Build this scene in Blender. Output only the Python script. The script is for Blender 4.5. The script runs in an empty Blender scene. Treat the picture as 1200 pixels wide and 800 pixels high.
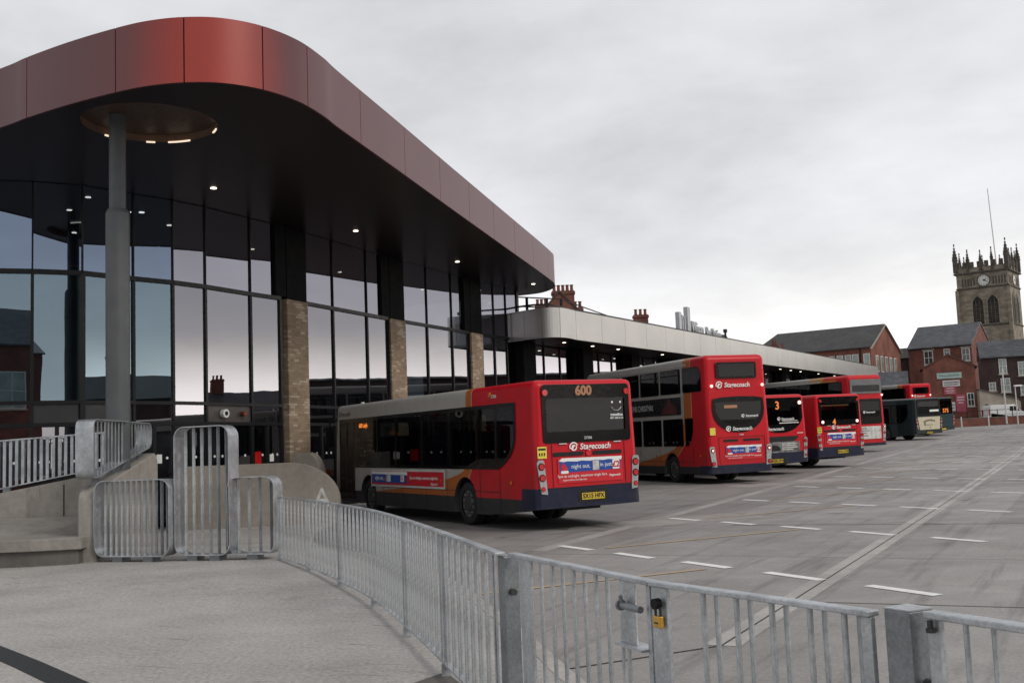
import bpy, bmesh, math, random
from mathutils import Vector, Matrix
from mathutils.geometry import tessellate_polygon
random.seed(7)
SC = bpy.context.scene
COL = SC.collection
R = math.radians

# ---------------------------------------------------------------- helpers
class MB:
    """collects faces; build() links them as ONE mesh object"""
    def __init__(s): s.v=[]; s.f=[]; s.m=[]
    def add(s, vs, fs, m=0):
        n=len(s.v); s.v+= [tuple(v) for v in vs]
        for f in fs: s.f.append([i+n for i in f]); s.m.append(m)
    def poly(s, pts, m=0): s.add(pts,[list(range(len(pts)))],m)
    def obox(s, o, a, b, c, m=0):
        o,a,b,c=map(Vector,(o,a,b,c))
        P=[o,o+a,o+a+b,o+b,o+c,o+a+c,o+a+b+c,o+b+c]
        s.add(P,[(0,3,2,1),(4,5,6,7),(0,1,5,4),(1,2,6,5),(2,3,7,6),(3,0,4,7)],m)
    def box(s, x0,x1,y0,y1,z0,z1,m=0): s.obox((x0,y0,z0),(x1-x0,0,0),(0,y1-y0,0),(0,0,z1-z0),m)
    def bar(s, a, b, w, h, m=0, up=(0,0,1)):
        a=Vector(a); b=Vector(b); d=(b-a).normalized(); up=Vector(up)
        if abs(d.dot(up))>.99: up=Vector((0,1,0))
        sd=d.cross(up).normalized(); u=sd.cross(d).normalized()
        s.obox(a-sd*w/2-u*h/2, sd*w, b-a, u*h, m)
    def cyl(s, a, b, r, n=12, m=0, r2=None):
        a=Vector(a); b=Vector(b); d=(b-a).normalized(); r2=r if r2 is None else r2
        t=Vector((1,0,0)) if abs(d.x)<.9 else Vector((0,1,0))
        e1=d.cross(t).normalized(); e2=d.cross(e1)
        P=[]
        for k in range(n):
            c=2*math.pi*k/n; o=e1*math.cos(c)+e2*math.sin(c); P+=[a+o*r,b+o*r2]
        F=[(2*k,2*k+1,(2*k+3)%(2*n),(2*k+2)%(2*n)) for k in range(n)]
        s.add(P,F,m); s.add([P[2*k] for k in range(n)],[list(range(n))],m); s.add([P[2*k+1] for k in range(n)],[list(range(n))],m)
    def tube(s, pts, r, n=8, m=0):
        for a,b in zip(pts,pts[1:]): s.cyl(a,b,r,n,m)
    def prism(s, poly, z0, z1, m=0, f=None):
        """polygon extruded from z0 to z1; f maps (x,y,z) to a point"""
        f=f or (lambda x,y,z:(x,y,z)); n=len(poly)
        tri=tessellate_polygon([[Vector((p[0],p[1],0)) for p in poly]])
        lo=[f(x,y,z0) for x,y in poly]; hi=[f(x,y,z1) for x,y in poly]
        s.add(lo+hi,[t for t in tri]+[[i+n for i in t] for t in tri]+[(i,(i+1)%n,(i+1)%n+n,i+n) for i in range(n)],m)
    def tess(s, outer, holes, f, m=0):
        loops=[[Vector((p[0],p[1],0)) for p in l] for l in [outer]+holes]
        tri=tessellate_polygon(loops); flat=[p for l in [outer]+holes for p in l]
        s.add([f(x,y) for x,y in flat],[list(t) for t in tri],m)
    def build(s, name, mats, parent=None, smooth=None, recalc=True, loc=None):
        me=bpy.data.meshes.new(name); me.from_pydata(s.v,[],s.f)
        if not isinstance(mats,(list,tuple)): mats=[mats]
        for m in mats: me.materials.append(m)
        me.polygons.foreach_set('material_index', s.m)
        bm=bmesh.new(); bm.from_mesh(me)
        bmesh.ops.remove_doubles(bm, verts=bm.verts, dist=1e-5)
        if recalc: bmesh.ops.recalc_face_normals(bm, faces=bm.faces)
        bm.to_mesh(me); bm.free()
        if smooth:
            me.polygons.foreach_set('use_smooth',[True]*len(me.polygons)); me.set_sharp_from_angle(angle=R(smooth))
        return link(name, me, parent, loc)

def link(name, me, parent=None, loc=None):
    o=bpy.data.objects.new(name, me); COL.objects.link(o)
    if parent: o.parent=parent
    if loc is not None: o.location=loc
    return o
def copy(o, parent, loc=None, rotz=None):
    c=o.copy(); COL.objects.link(c); c.parent=parent
    if loc is not None: c.location=loc
    if rotz is not None: c.rotation_euler=(0,0,rotz)
    for ch in list(o.children): copy(ch, c)
    return c
def bevel(o, w, seg=2, ang=35):
    b=o.modifiers.new('edge','BEVEL'); b.width=w; b.segments=seg; b.limit_method='ANGLE'; b.angle_limit=R(ang); b.use_clamp_overlap=True
    return o
def tag(o, label, cat, group=None, kind=None):
    if label: o['label']=label
    if cat: o['category']=cat
    if group: o['group']=group
    if kind: o['kind']=kind
    return o
def structure(o): o['kind']='structure'; return o
def thing(name, label, cat, loc=(0,0,0), rotz=0, group=None):
    o=bpy.data.objects.new(name,None); COL.objects.link(o); o.location=loc; o.rotation_euler=(0,0,rotz)
    o.empty_display_size=.2
    return tag(o,label,cat,group)
def spline(pts, n=8):
    out=[]; P=[Vector(p) for p in pts]
    for i in range(len(P)-1):
        p0=P[max(i-1,0)]; p1=P[i]; p2=P[i+1]; p3=P[min(i+2,len(P)-1)]
        for k in range(n):
            t=k/n
            out.append(.5*((2*p1)+(p2-p0)*t+(2*p0-5*p1+4*p2-p3)*t*t+(3*p1-p0-3*p2+p3)*t**3))
    return out+[P[-1]]
def rpoly(x0,x1,z0,z1,r=.05,n=4,rs=None):
    """rounded rectangle; rs = radii for (x0z0, x1z0, x1z1, x0z1)"""
    rs=rs or (r,)*4; out=[]
    for (cx,cz,sx,sz,a0),q in zip(((x0,z0,1,1,180),(x1,z0,-1,1,270),(x1,z1,-1,-1,0),(x0,z1,1,-1,90)),rs):
        if q<=0: out.append((cx,cz)); continue
        for k in range(n+1):
            a=R(a0+90*k/n); out.append((cx+sx*q+q*math.cos(a), cz+sz*q+q*math.sin(a)))
    return out

# ---------------------------------------------------------------- materials
class NX:
    """tiny node expression builder"""
    def __init__(s, name):
        s.mat=bpy.data.materials.new(name); s.mat.use_nodes=True; s.t=s.mat.node_tree; s.N=s.t.nodes; s.L=s.t.links
        s.b=s.N['Principled BSDF']; s.out=s.N['Material Output']
    def n(s, typ, **kw):
        o=s.N.new(typ)
        for k,v in kw.items(): setattr(o,k,v)
        return o
    def put(s, sock, v):
        if isinstance(v,bpy.types.NodeSocket): s.L.new(v,sock)
        elif isinstance(v,(tuple,list)): sock.default_value=(*v,1) if len(v)==3 and len(sock.default_value)==4 else v
        else: sock.default_value=v
    def m(s, op, a, b=0.0, c=0.0):
        o=s.n('ShaderNodeMath',operation=op)
        for i,v in enumerate((a,b,c)): s.put(o.inputs[i],v)
        return o.outputs[0]
    def obj(s):
        return s.n('ShaderNodeTexCoord').outputs['Object']
    def xyz(s, v):
        o=s.n('ShaderNodeSeparateXYZ'); s.L.new(v,o.inputs[0]); return o.outputs
    def comb(s,x,y,z):
        o=s.n('ShaderNodeCombineXYZ')
        for i,v in enumerate((x,y,z)): s.put(o.inputs[i],v)
        return o.outputs[0]
    def noise(s, v, scale, detail=4, rough=.55, dist=0):
        o=s.n('ShaderNodeTexNoise'); s.L.new(v,o.inputs['Vector']); o.inputs['Scale'].default_value=scale
        o.inputs['Detail'].default_value=detail; o.inputs['Roughness'].default_value=rough; o.inputs['Distortion'].default_value=dist
        return o.outputs['Fac']
    def mix(s, f, a, b, mode='MIX'):
        o=s.n('ShaderNodeMix',data_type='RGBA',blend_type=mode)
        s.put(o.inputs[0],f); s.put(o.inputs[6],a); s.put(o.inputs[7],b); return o.outputs[2]
    def ramp(s, f, stops):
        o=s.n('ShaderNodeMapRange'); o.interpolation_type='SMOOTHSTEP'
        s.put(o.inputs[0],f); o.inputs[1].default_value=stops[0]; o.inputs[2].default_value=stops[1]
        o.inputs[3].default_value=stops[2]; o.inputs[4].default_value=stops[3]; return o.outputs[0]
    def scale(s, v, k):
        o=s.n('ShaderNodeVectorMath',operation='MULTIPLY'); s.L.new(v,o.inputs[0]); o.inputs[1].default_value=k; return o.outputs[0]
    def bump(s, h, strength=.3, dist=.01):
        o=s.n('ShaderNodeBump'); s.L.new(h,o.inputs['Height']); o.inputs['Strength'].default_value=strength; o.inputs['Distance'].default_value=dist
        s.L.new(o.outputs[0],s.b.inputs['Normal'])
    def set(s, color=None, rough=None, metal=None, coat=None, spec=None):
        for k,v in (('Base Color',color),('Roughness',rough),('Metallic',metal),('Coat Weight',coat),('Specular IOR Level',spec)):
            if v is not None: s.put(s.b.inputs[k],v)
        return s.mat

def mat(name, col, rough=.5, metal=0, var=.15, sc=3, coat=0, bump=0, bsc=60, spec=.5, dirt=0):
    x=NX(name); v=x.obj(); f=x.noise(v,sc,5)
    k=x.ramp(f,(.25,.75,1-var,1+var))
    c=x.mix(1,col,x.comb(k,k,k),'MULTIPLY')
    if dirt:
        g=x.ramp(x.noise(v,sc*2.7,6,.65),(.5,.72,0,dirt)); c=x.mix(g,c,(.03,.028,.025))
    rr=x.ramp(x.noise(v,sc*4,3),(.3,.7,max(0,rough-.08),min(1,rough+.08)))
    if bump: x.bump(x.noise(v,bsc,3),bump,.004)
    return x.set(c,rr,metal,coat,spec)
def emit(name, col, st):
    x=NX(name); x.put(x.b.inputs['Base Color'],(.02,.02,.02)); x.put(x.b.inputs['Emission Color'],col); x.b.inputs['Emission Strength'].default_value=st
    x.b.inputs['Roughness'].default_value=.4
    return x.mat
def glass(name, tint, refl, rough=.0, f0=1.5, rcol=(1,1,1), wavy=0):
    """thin coated pane: transparent + mirror, mirror share rises with fresnel"""
    x=NX(name); x.N.remove(x.b)
    tr=x.n('ShaderNodeBsdfTransparent'); tr.inputs[0].default_value=(*tint,1)
    gl=x.n('ShaderNodeBsdfGlossy'); gl.inputs['Color'].default_value=(*rcol,1); gl.inputs['Roughness'].default_value=rough
    if wavy:
        bp=x.n('ShaderNodeBump'); x.L.new(x.noise(x.obj(),.9,1),bp.inputs['Height']); bp.inputs['Strength'].default_value=wavy; bp.inputs['Distance'].default_value=.02
        x.L.new(bp.outputs[0],gl.inputs['Normal'])
    ge=x.n('ShaderNodeNewGeometry'); dt=x.n('ShaderNodeVectorMath',operation='DOT_PRODUCT'); x.L.new(ge.outputs['Normal'],dt.inputs[0]); x.L.new(ge.outputs['Incoming'],dt.inputs[1])
    c=x.m('SUBTRACT',1.0,x.m('ABSOLUTE',dt.outputs['Value'])); fr=x.m('MULTIPLY_ADD',x.m('POWER',c,5.0),.95,.05)
    k=x.m('MULTIPLY_ADD',fr,1-refl,refl)
    mx=x.n('ShaderNodeMixShader'); x.L.new(k,mx.inputs[0]); x.L.new(tr.outputs[0],mx.inputs[1]); x.L.new(gl.outputs[0],mx.inputs[2])
    x.L.new(mx.outputs[0],x.out.inputs[0]); return x.mat
def brick(name, c1, c2, mortar, light=None, lightp=.8, bw=.225, bh=.075):
    x=NX(name); q=x.xyz(x.obj()); uv=x.comb(x.m('ADD',q[0],q[1]),q[2],0)
    def bt(a,b,mo):
        o=x.n('ShaderNodeTexBrick'); x.L.new(uv,o.inputs['Vector']); x.put(o.inputs['Color1'],a); x.put(o.inputs['Color2'],b); x.put(o.inputs['Mortar'],mo)
        o.inputs['Scale'].default_value=1; o.inputs['Mortar Size'].default_value=.006; o.inputs['Brick Width'].default_value=bw; o.inputs['Row Height'].default_value=bh
        o.inputs['Mortar Smooth'].default_value=.3; return o
    b=bt(c1,c2,mortar); c=b.outputs['Color']
    if light:
        l=bt((0,0,0),(1,1,1),(0,0,0)); f=x.ramp(l.outputs['Color'],(lightp,lightp+.05,0,.8)); c=x.mix(f,c,light)
    k=x.ramp(x.noise(x.obj(),.8,5),(.3,.7,.72,1.22)); c=x.mix(1,c,x.comb(k,k,k),'MULTIPLY')
    x.bump(b.outputs['Fac'],-.25,.006)
    return x.set(c,.85)
def slate(name, col):
    x=NX(name); q=x.xyz(x.obj()); uv=x.comb(x.m('ADD',q[0],x.m('MULTIPLY',q[1],.35)),x.m('MULTIPLY',q[2],1.6),0)
    o=x.n('ShaderNodeTexBrick'); x.L.new(uv,o.inputs['Vector']); x.put(o.inputs['Color1'],tuple(k*.75 for k in col)); x.put(o.inputs['Color2'],tuple(k*1.3 for k in col)); x.put(o.inputs['Mortar'],tuple(k*.4 for k in col))
    o.inputs['Scale'].default_value=1; o.inputs['Brick Width'].default_value=.35; o.inputs['Row Height'].default_value=.3; o.inputs['Mortar Size'].default_value=.012
    k=x.ramp(x.noise(x.obj(),.5,6,.7),(.3,.75,.7,1.5)); c=x.mix(1,o.outputs['Color'],x.comb(k,k,k),'MULTIPLY')
    return x.set(c,.55)

def galv(name, base=(.46,.48,.50)):
    x=NX(name); v=x.obj()
    vo=x.n('ShaderNodeTexVoronoi'); x.L.new(v,vo.inputs['Vector']); vo.inputs['Scale'].default_value=85
    sp=x.ramp(x.xyz(vo.outputs['Color'])[0],(0,1,.90,1.10))
    lo=x.ramp(x.noise(v,2.6,6,.65),(.3,.7,.72,1.18))
    k=x.m('MULTIPLY',sp,lo); c=x.mix(1,base,x.comb(k,k,k),'MULTIPLY')
    st=x.ramp(x.noise(x.scale(v,(14,14,1.2)),1.2,4,.6),(.58,.75,0,.45)); c=x.mix(st,c,(.2,.2,.2))
    return x.set(c,x.ramp(x.noise(v,9,3),(.3,.7,.38,.6)),.75)
def concrete(name, col, panel=None, stain=.5):
    x=NX(name); v=x.obj()
    a=x.ramp(x.noise(v,.45,6,.62),(.3,.7,.8,1.18)); b=x.ramp(x.noise(v,7,6,.7),(.3,.7,.9,1.1)); g=x.ramp(x.noise(v,90,2),(.35,.65,.9,1.1))
    k=x.m('MULTIPLY',x.m('MULTIPLY',a,b),g); c=x.mix(1,col,x.comb(k,k,k),'MULTIPLY')
    q=x.noise(x.scale(v,(3,3,.35)),1.3,6,.7); c=x.mix(x.ramp(q,(.52,.75,0,stain)),c,tuple(i*.4 for i in col))
    vo=x.n('ShaderNodeTexVoronoi'); x.L.new(v,vo.inputs['Vector']); vo.inputs['Scale'].default_value=9
    c=x.mix(x.ramp(vo.outputs['Distance'],(.03,.09,.6,0)),c,tuple(i*.35 for i in col))
    x.bump(x.noise(v,40,4),.25,.004)
    return x.set(c,.85)

M={}
M['galv']=galv('galvanised_steel'); M['galvdark']=galv('galvanised_post',(.24,.255,.27))
M['black']=mat('black_trim',(.008,.008,.0085),.4,var=.3,spec=.18)
M['blackgloss']=mat('black_glazing_border',(.004,.004,.0045),.15,var=.2,spec=.22)
M['darkmetal']=mat('dark_frame_metal',(.011,.011,.012),.4,0,spec=.3)
_x=NX('dark_soffit_panel'); M['soffit']=_x.set((.016,.011,.011),.36,0,0,.2)
M['pierblack']=mat('matt_dark_cladding',(.010,.010,.0105),.75,var=.2,spec=.08)
M['rubber']=mat('tyre_rubber',(.012,.012,.012),.8,var=.3,sc=9)
M['steelgrey']=mat('wheel_grey',(.16,.16,.165),.45,.3,dirt=.5)
M['hub']=mat('wheel_hub',(.05,.05,.05),.5,.4)
M['colgrey']=mat('column_paint',(.075,.08,.085),.5,var=.1)
M['white']=mat('white_print',(.8,.8,.78),.5,var=.03)
M['offwhite']=mat('white_metal',(.55,.55,.53),.4,var=.1,dirt=.15)
M['blue']=mat('blue_print',(.01,.06,.32),.4,var=.12,sc=6)
M['adred']=mat('advert_red',(.56,.010,.020),.4,var=.06)
M['adgrey']=mat('advert_grey',(.16,.16,.16),.45,var=.7,sc=5)
M['adwhite']=mat('advert_white',(.55,.55,.52),.45,var=.35,sc=4)
M['adblack']=mat('advert_black',(.008,.008,.009),.3)
M['adfig']=mat('advert_dark_red_figure',(.09,.015,.015),.4,var=.8,sc=9)
M['cream']=mat('cream_panel',(.55,.50,.36),.45,var=.08)
M['yellow']=mat('plate_yellow',(.62,.44,.03),.4,var=.08)
M['sticker']=mat('yellow_sticker',(.75,.62,.08),.5,var=.1)
M['orange_txt']=emit('led_orange',(1,.25,.03),.9)
M['led_dim']=emit('led_amber_dim',(.62,.27,.13),.42)
M['tail']=mat('red_lens',(.5,.012,.012),.15,coat=.8)
M['tail_lit']=emit('lit_lamp',(1,.55,.5),2.0)
M['silver']=mat('lamp_housing',(.42,.42,.42),.3,.5)
M['amber']=mat('amber_lens',(.6,.16,.01),.2)
M['chrome']=mat('mirror_chrome',(.6,.6,.6),.15,.9)
M['seat']=mat('seat_fabric',(.02,.022,.06),.85,var=.6,sc=22)
M['pole']=mat('grab_pole_yellow',(.5,.36,.03),.4)
M['floorin']=mat('dark_vinyl_floor',(.05,.05,.055),.6)
M['brass']=mat('padlock_brass',(.62,.36,.07),.35,.7,var=.15,sc=30)
M['slot']=mat('vent_black',(.004,.004,.004),.7)
M['busglass']=glass('bus_window_glass',(.25,.265,.27),.0,rcol=(.62,.63,.66))
M['busglassdark']=glass('bus_window_dark_glass',(.11,.115,.12),.0,rcol=(.55,.56,.58))
M['stglass']=glass('coated_facade_glass',(.20,.23,.25),.25,rcol=(.84,.83,.92),wavy=.05)
M['stglass_sky_tint']=glass('coated_facade_glass_sky_tint',(.20,.27,.28),.21,rcol=(.58,.77,.92),wavy=.05)  # left panes: blue of the mirrored sky put into the reflection tint
M['clere_sky_tint']=glass('clerestory_glass_sky_tint',(.18,.22,.26),.24,rcol=(.58,.72,.98),wavy=.03)  # left clerestory panes, mirrored blue sky tinted into the reflection colour
M['clere']=glass('clerestory_glass',(.2,.22,.24),.30,rcol=(.88,.86,.98),wavy=.03)
M['spandrel']=mat('grey_spandrel',(.05,.05,.052),.4,.2)
M['spandrelb']=mat('brown_spandrel',(.085,.072,.065),.4,.2)
M['inwall']=mat('interior_wall',(.12,.12,.12),.8,sc=.5,var=.5)
M['infloor']=mat('interior_floor',(.15,.15,.15),.4)
M['lamp']=emit('downlight_lens',(1,.88,.70),4)
M['warmled']=emit('warm_led_strip',(1,.78,.58),1.0)
M['pbrick']=brick('mixed_buff_brick',(.235,.165,.108),(.345,.255,.175),(.19,.16,.13),(.46,.375,.285),.80)
M['redbrick']=brick('red_brick',(.13,.036,.024),(.19,.055,.034),(.13,.10,.085))
M['redbrick2']=brick('orange_red_brick',(.16,.045,.028),(.23,.07,.042),(.15,.12,.1))
M['darkbrick']=brick('soot_dark_brick',(.035,.020,.018),(.055,.03,.025),(.05,.04,.04))
M['stone']=brick('weathered_sandstone',(.17,.145,.11),(.26,.225,.17),(.09,.075,.06),bw=.75,bh=.34)
M['stonedark']=mat('blackened_stone',(.075,.063,.05),.9,var=.4,sc=2)
M['stonetrim']=mat('pale_stone_trim',(.33,.30,.25),.8)
M['slate']=slate('grey_slate',(.055,.058,.066)); M['slatedark']=slate('dark_slate',(.028,.027,.028))
M['render']=mat('pale_render',(.36,.31,.26),.9,var=.2,sc=.6,dirt=.3)
M['winwhite']=mat('white_window_frame',(.6,.6,.58),.5)
M['winpane']=mat('old_window_pane',(.035,.045,.045),.06,coat=.6,var=.5,sc=.8)
M['winlight']=mat('pale_window_pane',(.25,.30,.28),.1,coat=.5,var=.3,sc=.8)
M['signgreen']=mat('pale_green_sign',(.30,.42,.38),.5); M['signpink']=mat('pink_sign',(.36,.06,.10),.5,var=.2); M['signwhite']=mat('white_sign',(.52,.50,.50),.5,var=.1)
M['vanwhite']=mat('van_paint',(.62,.63,.64),.25,coat=.6,var=.05,dirt=.1)
M['vanglass']=mat('van_window',(.01,.012,.014),.06,coat=.5)
M['conc']=concrete('cast_concrete',(.27,.25,.225)); M['concbeige']=concrete('beige_concrete',(.255,.23,.20),stain=.3)
M['concdark']=concrete('dark_concrete',(.12,.11,.10)); M['kerb']=concrete('kerb_concrete',(.36,.335,.315),stain=.25)
M['bark']=mat('bark',(.05,.04,.03),.9,bump=.5,bsc=20)
M['potterra']=mat('terracotta_pot',(.16,.05,.03),.85)
M['letterw']=mat('sign_letter_grey_white',(.42,.43,.45),.4,.2)

def fascia_mat():
    x=NX('burgundy_metallic_panel'); v=x.obj()
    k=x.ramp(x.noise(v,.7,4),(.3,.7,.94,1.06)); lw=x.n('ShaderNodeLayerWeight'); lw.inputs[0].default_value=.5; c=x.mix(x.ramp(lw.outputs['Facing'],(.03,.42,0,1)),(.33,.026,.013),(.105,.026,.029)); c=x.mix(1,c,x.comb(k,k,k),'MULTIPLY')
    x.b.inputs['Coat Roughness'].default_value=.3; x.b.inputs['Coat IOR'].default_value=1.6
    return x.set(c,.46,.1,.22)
M['fascia']=fascia_mat()
def band_mat():
    x=NX('silver_grey_panel'); v=x.obj(); k=x.ramp(x.noise(v,.5,4),(.3,.7,.95,1.05))
    return x.set(x.mix(1,(.50,.485,.465),x.comb(k,k,k),'MULTIPLY'),.33,.55)
M['band']=band_mat()

DX,DY=.475,.88
def gz(X,Y):
    u=min(X*.456+Y*.89,150.)
    return max(.1+.0135*(u-20)+.0001*(u-20)**2,-.14) if u>-40 else -.14
def pz_plaza(X,Y): return max(0,gz(X,Y)+.03)

def apron_mat():
    x=NX('apron_concrete'); v=x.obj(); q=x.xyz(v)
    a=x.m('ADD',x.m('MULTIPLY',q[0],DX),x.m('MULTIPLY',q[1],DY)); b=x.m('SUBTRACT',x.m('MULTIPLY',q[0],DY),x.m('MULTIPLY',q[1],DX))
    uv=x.comb(a,b,0)
    big=x.ramp(x.noise(v,.09,5,.6),(.3,.7,.82,1.15)); mid=x.ramp(x.noise(v,.8,6,.65),(.3,.7,.88,1.1)); fine=x.ramp(x.noise(v,35,3),(.3,.7,.86,1.14))
    # bays poured on different days
    wn=x.n('ShaderNodeTexWhiteNoise'); wn.noise_dimensions='2D'
    x.L.new(x.comb(x.m('FLOOR',x.m('DIVIDE',a,10.5)),x.m('FLOOR',x.m('DIVIDE',x.m('ADD',b,1.9),5.6)),0),wn.inputs['Vector'])
    slab=x.ramp(wn.outputs['Value'],(0,1,.86,1.1))
    k=x.m('MULTIPLY',x.m('MULTIPLY',big,mid),x.m('MULTIPLY',fine,slab))
    c=x.mix(1,(.250,.234,.224),x.comb(k,k,k),'MULTIPLY')
    # brushed and tyre streaks along and across the bays
    s1=x.noise(x.scale(uv,(.16,2.6,1)),1.1,5,.65); c=x.mix(x.ramp(s1,(.50,.70,0,.55)),c,(.075,.066,.062))
    s2=x.noise(x.scale(uv,(3.2,.35,1)),1.0,4,.6); c=x.mix(x.ramp(s2,(.52,.70,0,.40)),c,(.30,.27,.25))
    oil=x.noise(v,.55,4,.5,1.2); c=x.mix(x.ramp(oil,(.64,.74,0,.6)),c,(.035,.032,.03))
    # saw-cut joints
    fa=x.m('ABSOLUTE',x.m('SUBTRACT',x.m('FRACT',x.m('DIVIDE',a,10.5)),.5)); j=x.ramp(fa,(.0012,.0022,.75,0)); c=x.mix(j,c,(.03,.027,.025))
    x.bump(x.noise(v,55,3),.2,.003)
    return x.set(c,x.ramp(x.noise(v,1.1,5),(.3,.7,.55,.85)))
M['apron']=apron_mat()
def plaza_mat():
    x=NX('plaza_brushed_concrete'); v=x.obj()
    big=x.ramp(x.noise(v,.5,6,.6),(.3,.7,.86,1.12)); fine=x.ramp(x.noise(v,22,6,.8),(.3,.7,.66,1.34)); g=x.ramp(x.noise(v,170,2),(.3,.7,.72,1.28))
    k=x.m('MULTIPLY',x.m('MULTIPLY',big,fine),g); c=x.mix(1,(.355,.340,.322),x.comb(k,k,k),'MULTIPLY')
    # faint curved brush scuffs
    vm=x.n('ShaderNodeVectorMath',operation='SUBTRACT'); x.L.new(v,vm.inputs[0]); vm.inputs[1].default_value=(6,30,0)
    p=x.xyz(vm.outputs[0]); rad=x.m('SQRT',x.m('ADD',x.m('MULTIPLY',p[0],p[0]),x.m('MULTIPLY',p[1],p[1]))); ang=x.m('ARCTAN2',p[1],p[0])
    s=x.noise(x.comb(x.m('MULTIPLY',rad,13),x.m('MULTIPLY',ang,16),0),1.5,3,.5); c=x.mix(x.ramp(s,(.66,.685,0,.6)),c,(.11,.10,.09))
    s2=x.noise(x.scale(v,(1.0,1.6,1)),.7,6,.7,.6); c=x.mix(x.ramp(s2,(.54,.75,0,.30)),c,(.17,.155,.14))
    x.bump(x.noise(v,120,3),.35,.003)
    return x.set(c,.8)
M['plaza']=plaza_mat()
def paint_mat(name,col):
    x=NX(name); v=x.obj(); f=x.ramp(x.noise(v,9,6,.75),(.42,.62,0,1)); g=x.ramp(x.noise(v,.25,3),(.3,.7,.03,.36))
    return x.set(x.mix(x.m('MULTIPLY',f,g),col,(.2,.185,.17)),.7)
M['pwhite']=paint_mat('worn_white_line_paint',(.80,.79,.77)); M['pyellow']=paint_mat('worn_yellow_line_paint',(.46,.33,.19))

# bus livery: colour depends on the place along the side (y forward from the rear, z up)
def livery(name, red, beige, orange, skirt, rear_skirt, zs, zr, redline, orangeline):
    x=NX(name); q=x.xyz(x.obj()); y,z=q[1],q[2]
    gt=lambda a,b: x.m('GREATER_THAN',a,b)
    t0,t1,zc,zw,p=redline; yb=x.m('ADD',t0,x.m('MULTIPLY',t1,x.m('POWER',x.m('MAXIMUM',x.m('DIVIDE',x.m('SUBTRACT',zc,z),zw),0),p)))
    o0,o1,oc,ow,op=orangeline; yo=x.m('ADD',x.m('ADD',yb,o0),x.m('MULTIPLY',o1,x.m('POWER',x.m('MAXIMUM',x.m('DIVIDE',x.m('SUBTRACT',oc,z),ow),0),op)))
    c=x.mix(gt(y,yb),red,orange)
    line=x.m('MULTIPLY',gt(y,yb),x.m('LESS_THAN',y,x.m('ADD',yb,.035))); c=x.mix(x.m('MULTIPLY',line,.6),c,(.6,.5,.35))
    c=x.mix(gt(y,yo),c,beige)
    rear=x.m('LESS_THAN',y,.6)
    zk=x.m('ADD',zs,x.m('MULTIPLY',rear,zr-zs))
    sk=x.mix(rear,skirt,rear_skirt); c=x.mix(x.m('LESS_THAN',z,zk),c,sk)
    k=x.ramp(x.noise(x.obj(),1.3,5),(.3,.7,.93,1.06)); c=x.mix(1,c,x.comb(k,k,k),'MULTIPLY')
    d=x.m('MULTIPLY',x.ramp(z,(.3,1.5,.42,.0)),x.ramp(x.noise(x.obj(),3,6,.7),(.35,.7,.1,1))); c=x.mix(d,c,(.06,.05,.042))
    x.b.inputs['Coat Roughness'].default_value=.12
    return x.set(c,.42,0,.12,.2)
RED=(.52,.008,.017)
M['liv_s']=livery('single_deck_livery',RED,(.40,.385,.35),(.42,.115,.02),(.022,.024,.03),(.010,.014,.042),.62,.84,(2.75,.5,1.3,.7,1.0),(.3,4.2,1.3,.62,2.3))
M['liv_d']=livery('double_deck_livery',RED,(.36,.35,.32),(.40,.115,.025),(.022,.024,.03),(.010,.014,.042),.58,.62,(1.0,1.7,2.5,1.9,2.2),(.55,2.6,1.25,.65,1.6))
M['liv_red']=livery('plain_red_livery',RED,RED,RED,(.02,.022,.03),(.010,.014,.042),.62,.80,(30,0,1,1,1),(5,0,1,1,1))
M['liv_mmc']=livery('silver_roof_livery',RED,(.34,.33,.31),(.45,.2,.03),(.02,.022,.03),(.012,.014,.03),.5,.5,(2.2,0,1,1,1),(1.3,0,1,1,1))
M['liv_dark']=mat('dark_teal_paint',(.008,.017,.019),.35,coat=.3,var=.2); M['liv_teal']=mat('teal_paint',(.014,.036,.038),.35,coat=.3,var=.2)
M['roofsilver']=mat('bus_roof_grey',(.36,.355,.34),.45,var=.1)

# ---------------------------------------------------------------- text
def text(name, s, size, Mx, mat_, parent, shear=0, bold=0, ext=.002, align='CENTER', wide=1):
    cu=bpy.data.curves.new(name,'FONT'); cu.body=s; cu.size=size; cu.align_x=align; cu.align_y='CENTER'; cu.shear=shear; cu.offset=bold; cu.extrude=ext; cu.resolution_u=3
    t=bpy.data.objects.new('tmp_text',cu); COL.objects.link(t)
    bpy.context.view_layer.update()
    me=bpy.data.meshes.new_from_object(t.evaluated_get(bpy.context.evaluated_depsgraph_get())); bpy.data.objects.remove(t); bpy.data.curves.remove(cu)
    me.transform(Matrix.Diagonal((wide,1,1,1))); me.materials.clear(); me.materials.append(mat_); me.name=name
    o=link(name,me,parent); o.matrix_basis=Mx; return o
def frame(X,Y,P):
    X=Vector(X).normalized(); Y=Vector(Y).normalized(); Z=X.cross(Y)
    return Matrix(((X.x,Y.x,Z.x,P[0]),(X.y,Y.y,Z.y,P[1]),(X.z,Y.z,Z.z,P[2]),(0,0,0,1)))
def REAR(x,z,off=.012): return frame((1,0,0),(0,0,1),(x,-off,z))
def LEFT(y,z,off=.012,W=2.5): return frame((0,-1,0),(0,0,1),(-W/2-off,y,z))

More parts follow.
